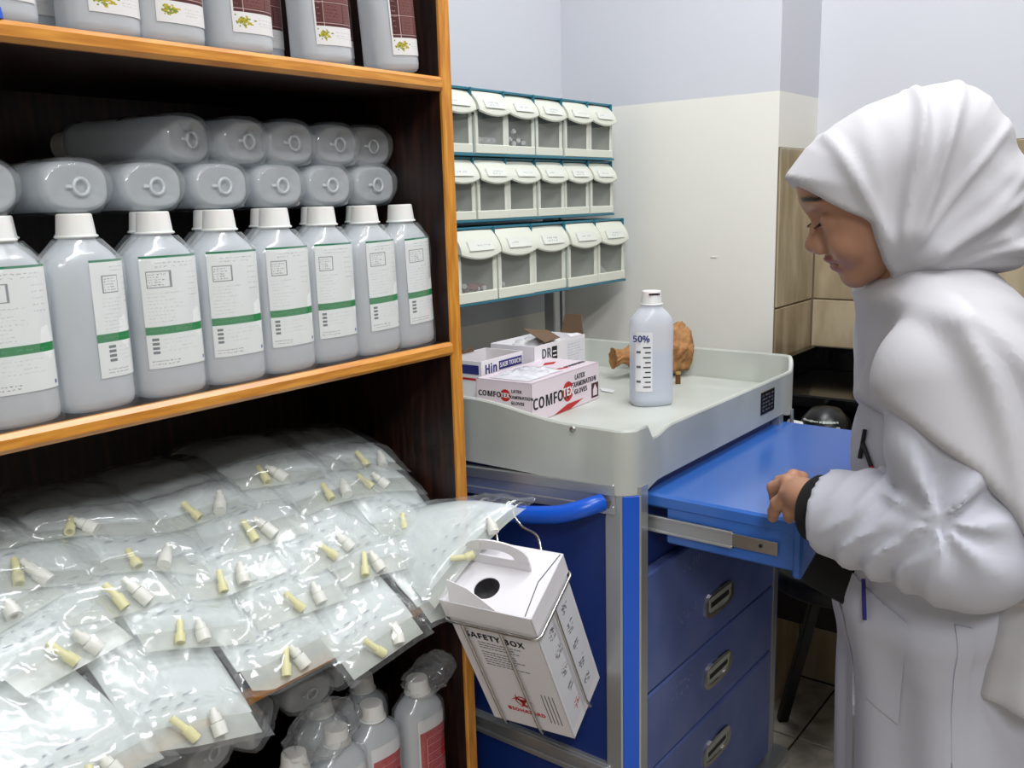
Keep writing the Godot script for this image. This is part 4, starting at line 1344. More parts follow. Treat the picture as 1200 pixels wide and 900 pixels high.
	carton(b3, 0.145, 0.098, 0.095, M.card)
	obj("blue_band", bxm(Vector3(0.060, 0.073, 0), Vector3(0.140, 0.090, 0.0005), 0.0), M.inkblue, b3)
	words("Hin", 0.018, M.inkblue, b3, T(0.033, 0.080, 0.0003))
	words("SAIR TOUCH", 0.0092, M.white, b3, T(0.100, 0.0815, 0.0006))
	obj("red_line", bxm(Vector3(0.0, 0.060, 0), Vector3(0.144, 0.0645, 0.0004), 0.0), M.red, b3)
	var SX := Transform3D(Basis.from_euler(Vector3(0, -PI / 2, 0)), Vector3(-0.0003, 0, -0.095))
	obj("blue_band", prismm(PackedVector2Array([Vector2(0.02, 0.072), Vector2(0.09, 0.072), Vector2(0.09, 0.090), Vector2(0.02, 0.090)]), 0.0004, SX), M.inkblue, b3)
	obj("red_line", prismm(PackedVector2Array([Vector2(0.0, 0.060), Vector2(0.095, 0.060), Vector2(0.095, 0.0645), Vector2(0.0, 0.0645)]), 0.0004, SX), M.red, b3)
	obj("torn_edge", prismm(PackedVector2Array([Vector2(0, 0), Vector2(0.1, 0), Vector2(0.095, 0.012), Vector2(0.07, 0.004), Vector2(0.05, 0.016), Vector2(0.02, 0.006), Vector2(0.004, 0.02)]), 0.0015, T(0.002, 0.097, -0.094)), M.kraft, b3)
	obj("inner_lining", bxm(Vector3(0.003, 0.06, -0.092), Vector3(0.142, 0.066, -0.002), 0.0), M.kraft, b3)
	# half full bottle
	var b := make_bottle("saline_bottle", "half full frosted saline bottle with dose scale standing alone on the grey tray", "", null, 0, 0)
	b.position = Vector3(1.555, TY + 0.0004, -0.862)
	b.rotation.y = -0.75
	b.scale = Vector3(0.98, 1.03, 1.1)
	for q in ["bottle_body", "hanger_ring"]:
		if q == "bottle_body": (b.get_node(q) as MeshInstance3D).material_override = M.bottletop
	mb = MB.new()
	loft(mb, [[0.003, 0.0001, 0.0001, 2.8], [0.003, BW - 0.008, BD - 0.008, 2.8], [0.012, BW - 0.002, BD - 0.002, 2.8], [0.10, BW - 0.0025, BD - 0.0025, 2.8], [0.1005, BW - 0.004, BD - 0.004, 2.8], [0.1005, 0.0001, 0.0001, 2.8]], 32)
	obj("liquid", mb.done(), M.liquid, b)
	obj("scale_label", label_patch(0.03, 0.142, -1.05, -0.1), M.white, b)
	var sp := b.get_node("scale_label")
	for k in 9:
		var y := 0.038 + k * 0.0093
		obj("scale_mark", label_patch(y, y + 0.0022, -0.42 if k % 2 else -0.52, -0.16, 0.0012), M.ink, sp)
		if k % 3 == 1: obj("scale_mark", label_patch(y, y + 0.004, -0.95, -0.66, 0.0012), M.inkgrey, sp)
	words("50%", 0.012, M.inkblue, sp, Transform3D(Basis(Vector3.UP, -0.35), sect(0.13, BW + 0.0016, BD + 0.0016, 2.8, -0.62)))
	obj("cap_print", bxm(Vector3(-0.012, 0.209, 0.0184), Vector3(0.010, 0.2125, 0.0192), 0.0), M.ink, b)
	# amber ampoule
	var am := thing("ampoule", "tiny amber glass vial standing upright beside the saline bottle", "vial", Vector3(1.757, TY, -0.908))
	mb = MB.new()
	lathe(mb, [[0.0001, 0.0], [0.0052, 0.0], [0.0058, 0.0008], [0.0058, 0.017], [0.0045, 0.019], [0.0045, 0.021], [0.0055, 0.0215], [0.0055, 0.0262], [0.0001, 0.0265]], 20, Transform3D.IDENTITY, true)
	obj("glass_body", mb.done(), M.amber, am)
	mb = MB.new()
	lathe(mb, [[0.0060, 0.021], [0.0060, 0.0268], [0.0001, 0.0268]], 20)
	obj("crimp_cap", mb.done(), mat(Color(0.75, 0.6, 0.35), 0.4, 0.5), am)
	# scrap of paper
	var sc := thing("paper_scrap", "small torn white paper scrap lying flat beside the glove box", "paper", Vector3(1.612, TY + 0.0003, -0.998), Vector3(0, 0.5, 0))
	mb = MB.new()
	prism(mb, PackedVector2Array([Vector2(-0.02, -0.012), Vector2(0.004, -0.016), Vector2(0.016, -0.002), Vector2(0.022, 0.016), Vector2(-0.004, 0.012)]), 0.0008, Transform3D(Basis.from_euler(Vector3(-PI / 2 + 0.05, 0, 0)), Vector3(0, 0.001, 0)))
	obj("scrap", mb.done(), M.white, sc)
	# brown paper bag, twisted at one end
	var pb := thing("paper_bag", "crumpled brown paper bag with twisted end at the back of the tray", "bag", Vector3(1.795, 0.012, -1.005), Vector3(0, -0.62, 0.0))
	mb = MB.new()
	rows = []
	for i in 41:
		var f := i / 40.0
		var line := PackedVector3Array()
		var wdt := lerpf(0.012, 0.054, smoothstep(0.05, 0.55, f)) * (1.0 - smoothstep(0.9, 1.02, f) * 0.55)
		if f < 0.12: wdt = lerpf(0.024, 0.013, f / 0.12)
		for j in 48:
			var a := TAU * j / 48.0
			var r := wdt * (0.86 + 0.50 * absf(wob.get_noise_3d(cos(a) * 22.0, sin(a) * 22.0, f * 55.0)) + 0.08 * sin(a * 7.0 + f * 9.0))
			var yy := sin(a) * r * (1.05 if f > 0.3 else 1.0)
			line.append(Vector3(-0.085 + 0.19 * f, maxf(TY + 0.0006, TY + 0.036 + 0.014 * f + yy), cos(a) * r * 0.9))
		rows.append(line)
	var c0 := PackedVector3Array()
	var c1 := PackedVector3Array()
	for j in 48:
		c0.append(Vector3(-0.076, TY + 0.036, 0))
		c1.append(Vector3(0.1, TY + 0.045, 0))
	rows.insert(0, c0)
	rows.append(c1)
	for i in rows.size() - 1:
		pass
	grid(mb, rows, true)
	# facets as crumpled paper has: flat shading
	var fl := MB.new()
	for i in range(0, mb.v.size(), 3):
		var nn := (mb.v[i + 2] - mb.v[i]).cross(mb.v[i + 1] - mb.v[i]).normalized()
		var av := mb.n[i] + mb.n[i + 1] + mb.n[i + 2]
		if nn.length() < 0.5: continue
		for s in [1.0]:
			fl.tri(mb.v[i], mb.v[i + 1], mb.v[i + 2], (nn * 1.2 + mb.n[i] * signf(nn.dot(av))).normalized() if nn.dot(av) > 0 else mb.n[i], mb.n[i + 1], mb.n[i + 2])
	obj("paper_body", mb.done(), M.bag_paper, pb)

# ---------------------------------------------------------------- drawer racks behind the trolley
func build_racks() -> void:
	var st := thing("rack_stand", "grey steel upright stand that carries the drawer racks behind the trolley", "stand")
	for x in [1.44, 1.953]:
		obj("upright", bxm(Vector3(x - 0.025, 0.012, -1.385), Vector3(x + 0.025, 1.56, -1.352), 0.003), M.alu, st)
		obj("groove", bxm(Vector3(x + 0.002, 0.02, -1.3525), Vector3(x + 0.010, 1.55, -1.3505), 0.0), M.inkgrey, st)
		obj("foot", bxm(Vector3(x - 0.03, 0.0, -1.44), Vector3(x + 0.03, 0.012, -1.28), 0.003), M.alu, st)
	obj("cross_bar", bxm(Vector3(1.465, 0.3, -1.38), Vector3(1.928, 0.34, -1.357), 0.002), M.alu, st)
	rng.seed = 31
	var specs := [[1.442, 0.1365, 1.380, 2.037, 6, "topmost"], [1.307, 0.1335, 1.380, 2.037, 6, "middle"], [1.138, 0.160, 1.400, 2.068, 5, "lowest"]]
	var bin_no := 0
	for s in specs:
		var y0: float = s[0]
		var h: float = s[1]
		var x0: float = s[2]
		var x1: float = s[3]
		var n: int = s[4]
		var front := -1.24 if n == 6 else -1.225
		var back := -1.3515
		var t := thing("drawer_rack", "%s teal rack of %s tilting ivory storage bins with clear windows" % [s[5], "five wide" if n == 5 else "six"], "storage rack", Vector3(0, 0, 0), Vector3.ZERO, "tilt bin racks above the tray")
		var mb := MB.new()
		bx(mb, Vector3(x0, y0, back), Vector3(x1, y0 + h, back + 0.004), 0.001)
		bx(mb, Vector3(x0, y0, back), Vector3(x1, y0 + 0.005, front + 0.004), 0.001)
		bx(mb, Vector3(x0, y0 + h - 0.005, back), Vector3(x1, y0 + h, front - 0.006), 0.001)
		for k in n + 1:
			var x := lerpf(x0 + 0.0015, x1 - 0.0015, float(k) / n)
			bx(mb, Vector3(x - 0.0015, y0, back), Vector3(x + 0.0015, y0 + h, front - 0.002), 0.0005)
		obj("rack_frame", mb.done(), M.teal, t)
		var w := (x1 - x0) / n - 0.005
		var hh := h - 0.012
		# one bin of this size, shared by all of the row
		mb = MB.new()
		var zf := 0.0
		bx(mb, Vector3(-w / 2, 0, -0.004), Vector3(-w / 2 + w * 0.10, hh * 0.72, zf), 0.0015)
		bx(mb, Vector3(w / 2 - w * 0.10, 0, -0.004), Vector3(w / 2, hh * 0.72, zf), 0.0015)
		bx(mb, Vector3(-w / 2, 0, -0.005), Vector3(w / 2, hh * 0.15, zf + 0.0015), 0.0015)
		bx(mb, Vector3(-w / 2, 0, -0.10), Vector3(-w / 2 + 0.002, hh * 0.62, 0), 0.0)
		bx(mb, Vector3(w / 2 - 0.002, 0, -0.10), Vector3(w / 2, hh * 0.62, 0), 0.0)
		bx(mb, Vector3(-w / 2, 0, -0.10), Vector3(w / 2, 0.002, 0), 0.0)
		bx(mb, Vector3(-w / 2, 0, -0.10), Vector3(w / 2, hh * 0.7, -0.098), 0.0)
		var body := mb.done()
		# hood: a lip that curls forward, scooped along its lower edge
		mb = MB.new()
		var rows := []
		for i in 9:
			var f := i / 8.0
			var line := PackedVector3Array()
			for j in 13:
				var u := lerpf(-1.0, 1.0, j / 12.0)
				var drop := 0.07 * hh * (1.0 - u * u)
				var y := lerpf(hh, hh * 0.69, f)
				var z := -0.010 + 0.026 * sin(f * PI * 0.5) - 0.003 * u * u
				line.append(Vector3(u * w / 2, y - drop * f, z))
			rows.append(line)
		var r2 := []
		for r in rows:
			var line := PackedVector3Array()
			for p in r: line.append(p + Vector3(0, -0.003, -0.0025))
			r2.append(line)
		grid(mb, rows, false, Vector3(0, 0, -5))
		grid(mb, r2, false, Vector3(0, hh, 5))
		grid(mb, [rows[-1], r2[-1]], false, Vector3(0, hh * 2, 0))
		for u in [0, 12]:
			for i in 8:
				var sgn := -1.0 if u == 0 else 1.0
				var base0 := Vector3(rows[i][u].x, rows[i][u].y, -0.012)
				var base1 := Vector3(rows[i + 1][u].x, rows[i + 1][u].y, -0.012)
				mb.quad(rows[i][u], rows[i + 1][u], base1, base0, Vector3(sgn, 0, 0))
		var hood := mb.done()
		var pane := bxm(Vector3(-w * 0.41, hh * 0.14, -0.0035), Vector3(w * 0.41, hh * 0.70, -0.0025), 0.0)
		mb = MB.new()
		var slip := []
		for i in 2:
			var line := PackedVector3Array()
			for j in 5:
				var u := lerpf(-0.62, 0.62, j / 4.0)
				var f: float = [0.42, 0.86][i]
				line.append(Vector3(u * w / 2, lerpf(hh, hh * 0.68, f) + 0.0004, -0.0088 + 0.026 * sin(f * PI * 0.5) - 0.003 * u * u))
			slip.append(line)
		grid(mb, slip, false, Vector3(0, 0, -5))
		# the upper row of the slip comes first
		var slip_mesh := mb.done()
		for k in n:
			var cx := lerpf(x0 + 0.0015, x1 - 0.0015, (k + 0.5) / n)
			var b := obj("bin", body, M.ivory, t, T(cx, y0 + 0.0055, front + rng.randf_range(-0.002, 0.004)))
			obj("hood", hood, M.ivory, b)
			obj("window_pane", pane, M.pane, b)
			obj("name_slip", slip_mesh, M.slips[(k + bin_no) % 5], b)
		bin_no += 2
		# what lies in the bins
		if n == 6 and s[5] == "topmost":
			fill_bin(lerpf(x0, x1, 0.5 / 6), y0 + 0.0078, front, w, 5, M.port, "white plastic fitting in the top rack bin beside the shelving edge", "white fittings in the first top bin")
			fill_bin(lerpf(x0, x1, 1.5 / 6), y0 + 0.0078, front, w, 9, M.white, "white cotton roll piled in the second bin of the top rack", "cotton rolls in the second top bin")
			fill_bin(lerpf(x0, x1, 2.5 / 6), y0 + 0.0078, front, w, 10, mat(Color(0.07, 0.03, 0.03), 0.3), "small dark bottle piled in the third bin of the top rack", "dark bottles in the third top bin", M.white)
		elif n == 6:
			fill_bin(lerpf(x0, x1, 0.5 / 6), y0 + 0.0078, front, w, 6, mat(Color(0.22, 0.16, 0.14), 0.3), "small brown bottle in the middle rack bin beside the shelving edge", "brown bottles in the first middle bin", M.white)
			fill_bin(lerpf(x0, x1, 5.5 / 6), y0 + 0.0078, front, w, 2, M.white, "small white packet in the last bin of the middle rack", "white packets in the last middle bin")
		else:
			fill_bin(lerpf(x0, x1, 0.5 / 5), y0 + 0.0078, front, w, 8, mat(Color(0.62, 0.28, 0.26), 0.5), "small reddish capped tube piled in the first bin of the lowest rack", "reddish tubes in the first low bin", M.white)
			fill_bin(lerpf(x0, x1, 1.5 / 5), y0 + 0.0078, front, w, 5, mat(Color(0.72, 0.62, 0.62), 0.5), "pale pinkish tube lying in the second bin of the lowest rack", "pale tubes in the second low bin", M.white)
			var pk := thing("folded_packet", "folded white paper packet leaning in the last bin of the lowest rack", "packet", Vector3(lerpf(x0, x1, 4.5 / 5), y0 + 0.008, front - 0.030))
			obj("packet_sheet", prismm(PackedVector2Array([Vector2(-0.04, 0), Vector2(0.035, 0), Vector2(0.030, 0.012), Vector2(-0.036, 0.062)]), 0.006, Transform3D(Basis.from_euler(Vector3(-0.2, 0, 0)), Vector3.ZERO)), M.white, pk)
			obj("blue_flap", prismm(PackedVector2Array([Vector2(-0.04, 0), Vector2(-0.006, 0), Vector2(-0.02, 0.024), Vector2(-0.039, 0.03)]), 0.003, Transform3D(Basis.from_euler(Vector3(-0.2, 0, 0)), Vector3(0, 0.001, 0.006))), M.inkblue, pk)

func fill_bin(cx: float, y: float, front: float, w: float, n: int, m: Material, label: String, group: String, capm: Material = null) -> void:
	var mb := MB.new()
	lathe(mb, [[0.0001, -0.014], [0.007, -0.014], [0.0078, -0.013], [0.0078, 0.008], [0.004, 0.011], [0.004, 0.012], [0.0001, 0.012]], 14, Transform3D.IDENTITY, true)
	var body := mb.done()
	mb = MB.new()
	lathe(mb, [[0.0052, 0.0105], [0.0052, 0.0158], [0.0001, 0.016]], 12)
	var cap := mb.done()
	for k in n:
		var row := k / 4
		var col := k % 4
		var p := Vector3(cx + (col - 1.5) * w * 0.19 + (0.004 if row % 2 else -0.003), y + 0.009 + row * 0.0165, front - 0.020 - 0.005 * (row % 2))
		var t := thing("small_item", label, "vial", p, Vector3(rng.randf_range(0.9, 1.9) if capm else PI / 2, rng.randf_range(-0.9, 0.9), rng.randf_range(-0.4, 0.4)), group)
		t.name = numbered("small_vial" if capm else "small_roll") if true else t.name
		obj("vial_body" if capm else "roll_body", body, m, t)
		if capm: obj("vial_cap", cap, capm, t)

# ---------------------------------------------------------------- sink corner and stool
func build_sink() -> void:
	var t := thing("sink_counter", "black granite counter with splashback in the tiled corner behind the nurse", "counter")
	obj("worktop", bxm(Vector3(2.02, 0.866, PZ + 0.012), Vector3(WX - 0.003, 0.896, 1.2), 0.004), M.granite, t)
	obj("splashback", bxm(Vector3(WX - 0.022, 0.8962, PZ + 0.012), Vector3(WX - 0.002, 0.955, 1.2), 0.002), M.granite, t)
	obj("splashback", bxm(Vector3(2.14, 0.8962, PZ + 0.010), Vector3(WX - 0.0225, 0.955, PZ + 0.028), 0.002), M.granite, t)
	obj("apron", bxm(Vector3(2.03, 0.76, PZ + 0.014), Vector3(2.05, 0.866, 1.2), 0.002), M.granite, t)
	obj("cabinet_body", bxm(Vector3(2.09, 0.30, PZ + 0.014), Vector3(WX - 0.004, 0.866, 1.2), 0.002), M.brown, t)
	var s := thing("soap_bar", "white soap bar lying on the black sink counter", "soap", Vector3(2.215, 0.8962, -0.635), Vector3(0, 1.0, 0))
	var mb := MB.new()
	loft(mb, [[0.0, 0.0001, 0.0001, 2.4], [0.0, 0.034, 0.016, 2.4], [0.004, 0.043, 0.022, 2.4], [0.010, 0.045, 0.024, 2.4], [0.017, 0.042, 0.021, 2.4], [0.021, 0.03, 0.013, 2.4], [0.022, 0.0001, 0.0001, 2.4]], 32)
	obj("soap_body", mb.done(), M.white, s)

func build_stool() -> void:
	var t := thing("stool", "black stool with splayed legs standing behind the nurse near the sink", "stool", Vector3(1.93, 0, -0.60))
	var mb := MB.new()
	lathe(mb, [[0.0001, 0.50], [0.138, 0.50], [0.148, 0.508], [0.150, 0.53], [0.143, 0.545], [0.12, 0.55], [0.0001, 0.55]], 40, Transform3D.IDENTITY, true)
	obj("seat", mb.done(), M.black, t)
	for q in [[0.075, -0.055, 0.20, -0.19], [-0.05, 0.08, -0.06, 0.20], [0.09, 0.05, 0.15, 0.14], [0.06, 0.10, 0.13, 0.24]]:
		mb = MB.new()
		var a := Vector3(q[0], 0.503, q[1])
		var b := Vector3(q[2], 0.0, q[3])
		var d := (b - a).normalized()
		var s := d.cross(Vector3(0.79, 0, -0.61)).normalized()
		box(mb, Vector3(0.026, (b - a).length(), 0.022), Transform3D(Basis(s, d, s.cross(d)), (a + b) * 0.5), 0.003)
		obj("leg", mb.done(), M.black, t)
	# a dark rounded container stands on the stool
	var b := thing("black_container", "rounded black container with white print and white spout cap beyond the blue shelf", "container", Vector3(1.945, 0.5502, -0.648))
	mb = MB.new()
	loft(mb, [[0.0, 0.0001, 0.0001, 2.2], [0.0, 0.052, 0.052, 2.2], [0.008, 0.060, 0.060, 2.2], [0.22, 0.062, 0.062, 2.2], [0.28, 0.060, 0.060, 2.1], [0.315, 0.050, 0.050, 2.0], [0.338, 0.030, 0.030, 2.0], [0.345, 0.0001, 0.0001, 2.0]], 40)
	obj("container_body", mb.done(), mat(Color(0.035, 0.035, 0.038), 0.35), b)
	mb = MB.new()
	var sd := Vector3(-0.62, 0.25, -0.74).normalized()
	tube(mb, [sd * 0.052 + Vector3(0, 0.285, 0), sd * 0.085 + Vector3(0, 0.285, 0)], 0.012, 14)
	obj("spout_cap", mb.done(), M.white, b)
	mb = MB.new()
	rng.seed = 12
	for k in 12:
		var a := lerpf(-2.3, -0.75, k / 11.0)
		for j in 2:
			var y := 0.318 - j * 0.012
			var r := 0.0495 + j * 0.0045
			var p := Vector3(sin(a) * r, y, cos(a) * r)
			var nn := Vector3(sin(a), 0.9, cos(a)).normalized()
			var sx := nn.cross(Vector3(cos(a), 0, -sin(a))).normalized()
			box(mb, Vector3(rng.randf_range(0.003, 0.008), 0.0018, rng.randf_range(0.003, 0.007)), Transform3D(Basis(Vector3(cos(a), 0, -sin(a)), nn, sx).orthonormalized(), p), 0.0)
	obj("white_print", mb.done(), M.grey, b)

# ---------------------------------------------------------------- the nurse
func cap_d(p: Vector3, a: Vector3, b: Vector3, ra: float, rb: float) -> float:
	var ba := b - a
	var h := clampf((p - a).dot(ba) / ba.length_squared(), 0.0, 1.0)
	return (p - a - ba * h).length() - lerpf(ra, rb, h)

func ell(p: Vector3, c: Vector3, r: Vector3) -> float:
	var q := (p - c) / r
	var k := q.length()
	return (k - 1.0) * minf(r.x, minf(r.y, r.z))

func smin(a: float, b: float, k: float) -> float:
	var h := maxf(k - absf(a - b), 0.0) / k
	return minf(a, b) - h * h * k * 0.25

# distance to a polygon's outline, positive inside
func poly_in(p: Vector2, poly: PackedVector2Array) -> float:
	var d := 1e9
	var inside := false
	var j := poly.size() - 1
	for i in poly.size():
		var a := poly[i]
		var b := poly[j]
		var e := b - a
		var w := p - a
		var q := w - e * clampf(w.dot(e) / e.length_squared(), 0.0, 1.0)
		d = minf(d, q.length_squared())
		if (a.y > p.y) != (b.y > p.y) and p.x < (b.x - a.x) * (p.y - a.y) / (b.y - a.y) + a.x:
			inside = not inside
		j = i
	d = sqrt(d)
	return d if inside else -d

# an outline in the side view swelling to half width w across, rounded over r
func smax(a: float, b: float, k: float) -> float:
	return -smin(-a, -b, k)

func puff(p: Vector3, poly: PackedVector2Array, w: float, r: float, zc := 0.0) -> float:
	var d := poly_in(Vector2(p.x, p.y), poly)
	var q := maxf(0.0, (r - d) / r)
	var z := (p.z - zc) / w
	return (sqrt(q * q + z * z) - 1.0) * minf(r, w)

# surface nets over the blocks that the surface may cross
func nets(mb: MB, field: Callable, lo: Vector3, hi: Vector3, cell: float, slack := 1.0, paint = null) -> void:
	var B := 8
	var nb := Vector3i(((hi - lo) / (cell * B)).ceil())
	var nx := nb.x * B + 1
	var ny := nb.y * B + 1
	var verts := {}
	var pos := PackedVector3Array()
	var edges := PackedInt32Array()
	var half := cell * B * 0.5
	var vals := PackedFloat32Array()
	var S := B + 1
	vals.resize(S * S * S)
	for bz in nb.z:
		for by in nb.y:
			for bxx in nb.x:
				var o := lo + Vector3(bxx, by, bz) * cell * B
				if absf(field.call(o + Vector3.ONE * half)) > half * 1.8 * slack:
					continue
				var i := 0
				for z in S:
					for y in S:
						for x in S:
							vals[i] = field.call(o + Vector3(x, y, z) * cell)
							i += 1
				for z in B:
					for y in B:
						for x in B:
							var k := x + S * (y + S * z)
							var c := [vals[k], vals[k + 1], vals[k + S], vals[k + S + 1], vals[k + S * S], vals[k + S * S + 1], vals[k + S * S + S], vals[k + S * S + S + 1]]
							var neg := 0
							for q in 8:
								if c[q] < 0.0: neg += 1
							if neg == 0 or neg == 8: continue
							var sum := Vector3.ZERO
							var cnt := 0
							for e in [[0, 1], [2, 3], [4, 5], [6, 7], [0, 2], [1, 3], [4, 6], [5, 7], [0, 4], [1, 5], [2, 6], [3, 7]]:
								var a: float = c[e[0]]
								var b: float = c[e[1]]
								if (a < 0.0) == (b < 0.0): continue
								var f := a / (a - b)
								var pa := Vector3(e[0] & 1, (e[0] >> 1) & 1, e[0] >> 2)
								var pb := Vector3(e[1] & 1, (e[1] >> 1) & 1, e[1] >> 2)
								sum += pa.lerp(pb, f)
								cnt += 1
							var gx := bxx * B + x
							var gy := by * B + y
							var gz := bz * B + z
							verts[gx + nx * (gy + ny * gz)] = pos.size()
							pos.append(o + (Vector3(x, y, z) + sum / cnt) * cell)
							if (c[0] < 0.0) != (c[1] < 0.0): edges.append_array([gx, gy, gz, 0, 1 if c[0] < 0.0 else 0])
							if (c[0] < 0.0) != (c[2] < 0.0): edges.append_array([gx, gy, gz, 1, 1 if c[0] < 0.0 else 0])
							if (c[0] < 0.0) != (c[4] < 0.0): edges.append_array([gx, gy, gz, 2, 1 if c[0] < 0.0 else 0])
	var nrm := PackedVector3Array()
	nrm.resize(pos.size())
	var tris := PackedInt32Array()
	var sx := 1
	var sy := nx
	var sz := nx * ny
	for i in range(0, edges.size(), 5):
		var key := edges[i] + nx * (edges[i + 1] + ny * edges[i + 2])
		var u: int = [sy, sz, sx][edges[i + 3]]
		var w: int = [sz, sx, sy][edges[i + 3]]
		var a: int = verts.get(key, -1)
		var b: int = verts.get(key - u, -1)
		var c: int = verts.get(key - u - w, -1)
		var d: int = verts.get(key - w, -1)
		if a < 0 or b < 0 or c < 0 or d < 0: continue
		if edges[i + 4]:
			tris.append_array([a, b, c, a, c, d])
		else:
			tris.append_array([a, c, b, a, d, c])
	for i in range(0, tris.size(), 3):
		var nn := (pos[tris[i + 1]] - pos[tris[i]]).cross(pos[tris[i + 2]] - pos[tris[i]])
		for k in 3: nrm[tris[i + k]] += nn
	for i in nrm.size(): nrm[i] = nrm[i].normalized()
	# make sure they look outward
	if pos.size() and field.call(pos[0] + nrm[0] * cell) < field.call(pos[0] - nrm[0] * cell):
		for i in nrm.size(): nrm[i] = -nrm[i]
	var cols := PackedColorArray()
	if mb.colored:
		for i in pos.size(): cols.append(paint.call(pos[i], nrm[i]))
	for i in range(0, tris.size(), 3):
		var a := tris[i]
		var b := tris[i + 1]
		var c := tris[i + 2]
		if (pos[b] - pos[a]).cross(pos[c] - pos[a]).dot(nrm[a] + nrm[b] + nrm[c]) > 0.0:
			var s := b; b = c; c = s
		mb.v.append_array([pos[a], pos[b], pos[c]])
		mb.n.append_array([nrm[a], nrm[b], nrm[c]])
		mb.t.append_array([Vector2.ZERO, Vector2.ZERO, Vector2.ZERO])
		if mb.colored: mb.c.append_array([cols[a], cols[b], cols[c]])

func pv(a: Array) -> PackedVector2Array:
	var out := PackedVector2Array()
	for i in range(0, a.size(), 2): out.append(Vector2(a[i], a[i + 1]))
	return out

# side-view outlines, facing -x, metres above the floor
var FACE := pv([-0.123, 1.362, -0.1195, 1.347, -0.1155, 1.338, -0.1075, 1.325, -0.0965, 1.312, -0.0895, 1.295, -0.083, 1.278, -0.077, 1.262, -0.069, 1.249, -0.061, 1.2425, -0.0565, 1.2365, -0.047, 1.2285, -0.036, 1.2265, -0.016, 1.235, 0.01, 1.247, 0.055, 1.27, 0.10, 1.32, 0.115, 1.38, 0.09, 1.43, 0.03, 1.455, -0.04, 1.445, -0.095, 1.41])
var NOSE := pv([-0.109, 1.328, -0.1025, 1.310, -0.1045, 1.296, -0.1095, 1.2835, -0.1075, 1.2755, -0.0985, 1.2705, -0.0885, 1.2705, -0.076, 1.272, -0.070, 1.28, -0.080, 1.315, -0.098, 1.335])
var HIJAB := pv([-0.139, 1.372, -0.113, 1.408, -0.078, 1.437, -0.040, 1.459, 0.005, 1.474, 0.035, 1.480, 0.060, 1.482, 0.085, 1.476, 0.106, 1.463, 0.134, 1.424, 0.150, 1.372, 0.160, 1.335, 0.168, 1.295, 0.168, 1.266, 0.155, 1.247, 0.12, 1.235, 0.05, 1.22, -0.01, 1.225, -0.05, 1.215, -0.09, 1.235, -0.118, 1.27, -0.132, 1.32])
var OPEN := pv([-0.1405, 1.371, -0.115, 1.3535, -0.092, 1.338, -0.069, 1.3255, -0.050, 1.317, -0.042, 1.311, -0.034, 1.289, -0.019, 1.261, -0.006, 1.246, -0.006, 1.15, -0.3, 1.15, -0.3, 1.371])
const KNOT := Vector2(-0.006, 1.244)
const L_SHO := Vector3(0.015, 1.125, 0.142)
const L_ELB := Vector3(0.028, 0.940, 0.196)
const L_WRI := Vector3(-0.089, 0.938, 0.055)

func face_field(p: Vector3) -> float:
	var w := lerpf(0.046, 0.069, smoothstep(1.225, 1.32, p.y))
	var d := puff(p, FACE, w, 0.062)
	d = smin(d, puff(p, NOSE, lerpf(0.0165, 0.010, smoothstep(1.275, 1.315, p.y)), 0.02), 0.008)
	var q := Vector3(p.x, p.y, absf(p.z))
	# eye sockets, lids, cheeks
	d = -smin(-d, ell(q, Vector3(-0.101, 1.316, 0.034), Vector3(0.014, 0.012, 0.02)), 0.014)
	d = smin(d, ell(q, Vector3(-0.0835, 1.314, 0.030), Vector3(0.0125, 0.0115, 0.015)), 0.003)
	d = smin(d, ell(q, Vector3(-0.100, 1.337, 0.026), Vector3(0.012, 0.006, 0.024)), 0.010)
	d = smin(d, ell(q, Vector3(-0.064, 1.288, 0.040), Vector3(0.022, 0.022, 0.018)), 0.02)
	# nostril wing
	d = smin(d, ell(q, Vector3(-0.0905, 1.2755, 0.0115), Vector3(0.0085, 0.0065, 0.006)), 0.004)
	# lips and chin
	d = smin(d, ell(p, Vector3(-0.0745, 1.2625, 0), Vector3(0.0095, 0.0050, 0.022)), 0.004)
	d = smin(d, ell(p, Vector3(-0.0665, 1.2520, 0), Vector3(0.0085, 0.0052, 0.019)), 0.004)
	d = smin(d, ell(p, Vector3(-0.046, 1.2385, 0), Vector3(0.012, 0.011, 0.017)), 0.012)
	# ear
	d = smin(d, ell(q, Vector3(0.018, 1.318, 0.066), Vector3(0.016, 0.028, 0.008)), 0.006)
	return d

func skin_paint(p: Vector3, n: Vector3) -> Color:
	var base := Color(0.40, 0.205, 0.125)
	var q := Vector3(p.x, p.y, absf(p.z))
	var lips := minf(ell(p, Vector3(-0.0745, 1.2625, 0), Vector3(0.0125, 0.0058, 0.024)), ell(p, Vector3(-0.0665, 1.2520, 0), Vector3(0.0115, 0.0058, 0.021)))
	if lips < 0.0012:
		base = base.lerp(Color(0.33, 0.11, 0.095), clampf((0.0012 - lips) / 0.002, 0, 1))
	var brow := ell(q, Vector3(-0.1035, 1.3415, 0.026), Vector3(0.0165, 0.0042, 0.03))
	if brow < 0.0006:
		base = base.lerp(Color(0.02, 0.014, 0.011), clampf((0.0006 - brow) / 0.0012, 0, 1))
	var mouth := absf(p.y - (1.2572 - 0.06 * (p.z * p.z) * 20.0)) < 0.0011 and p.x < -0.055 and absf(p.z) < 0.021
	if mouth: base = Color(0.12, 0.035, 0.03)
	var nos := ell(q, Vector3(-0.0945, 1.2705, 0.0085), Vector3(0.005, 0.0022, 0.0036))
	if nos < 0.0006: base = Color(0.10, 0.04, 0.03)
	return base

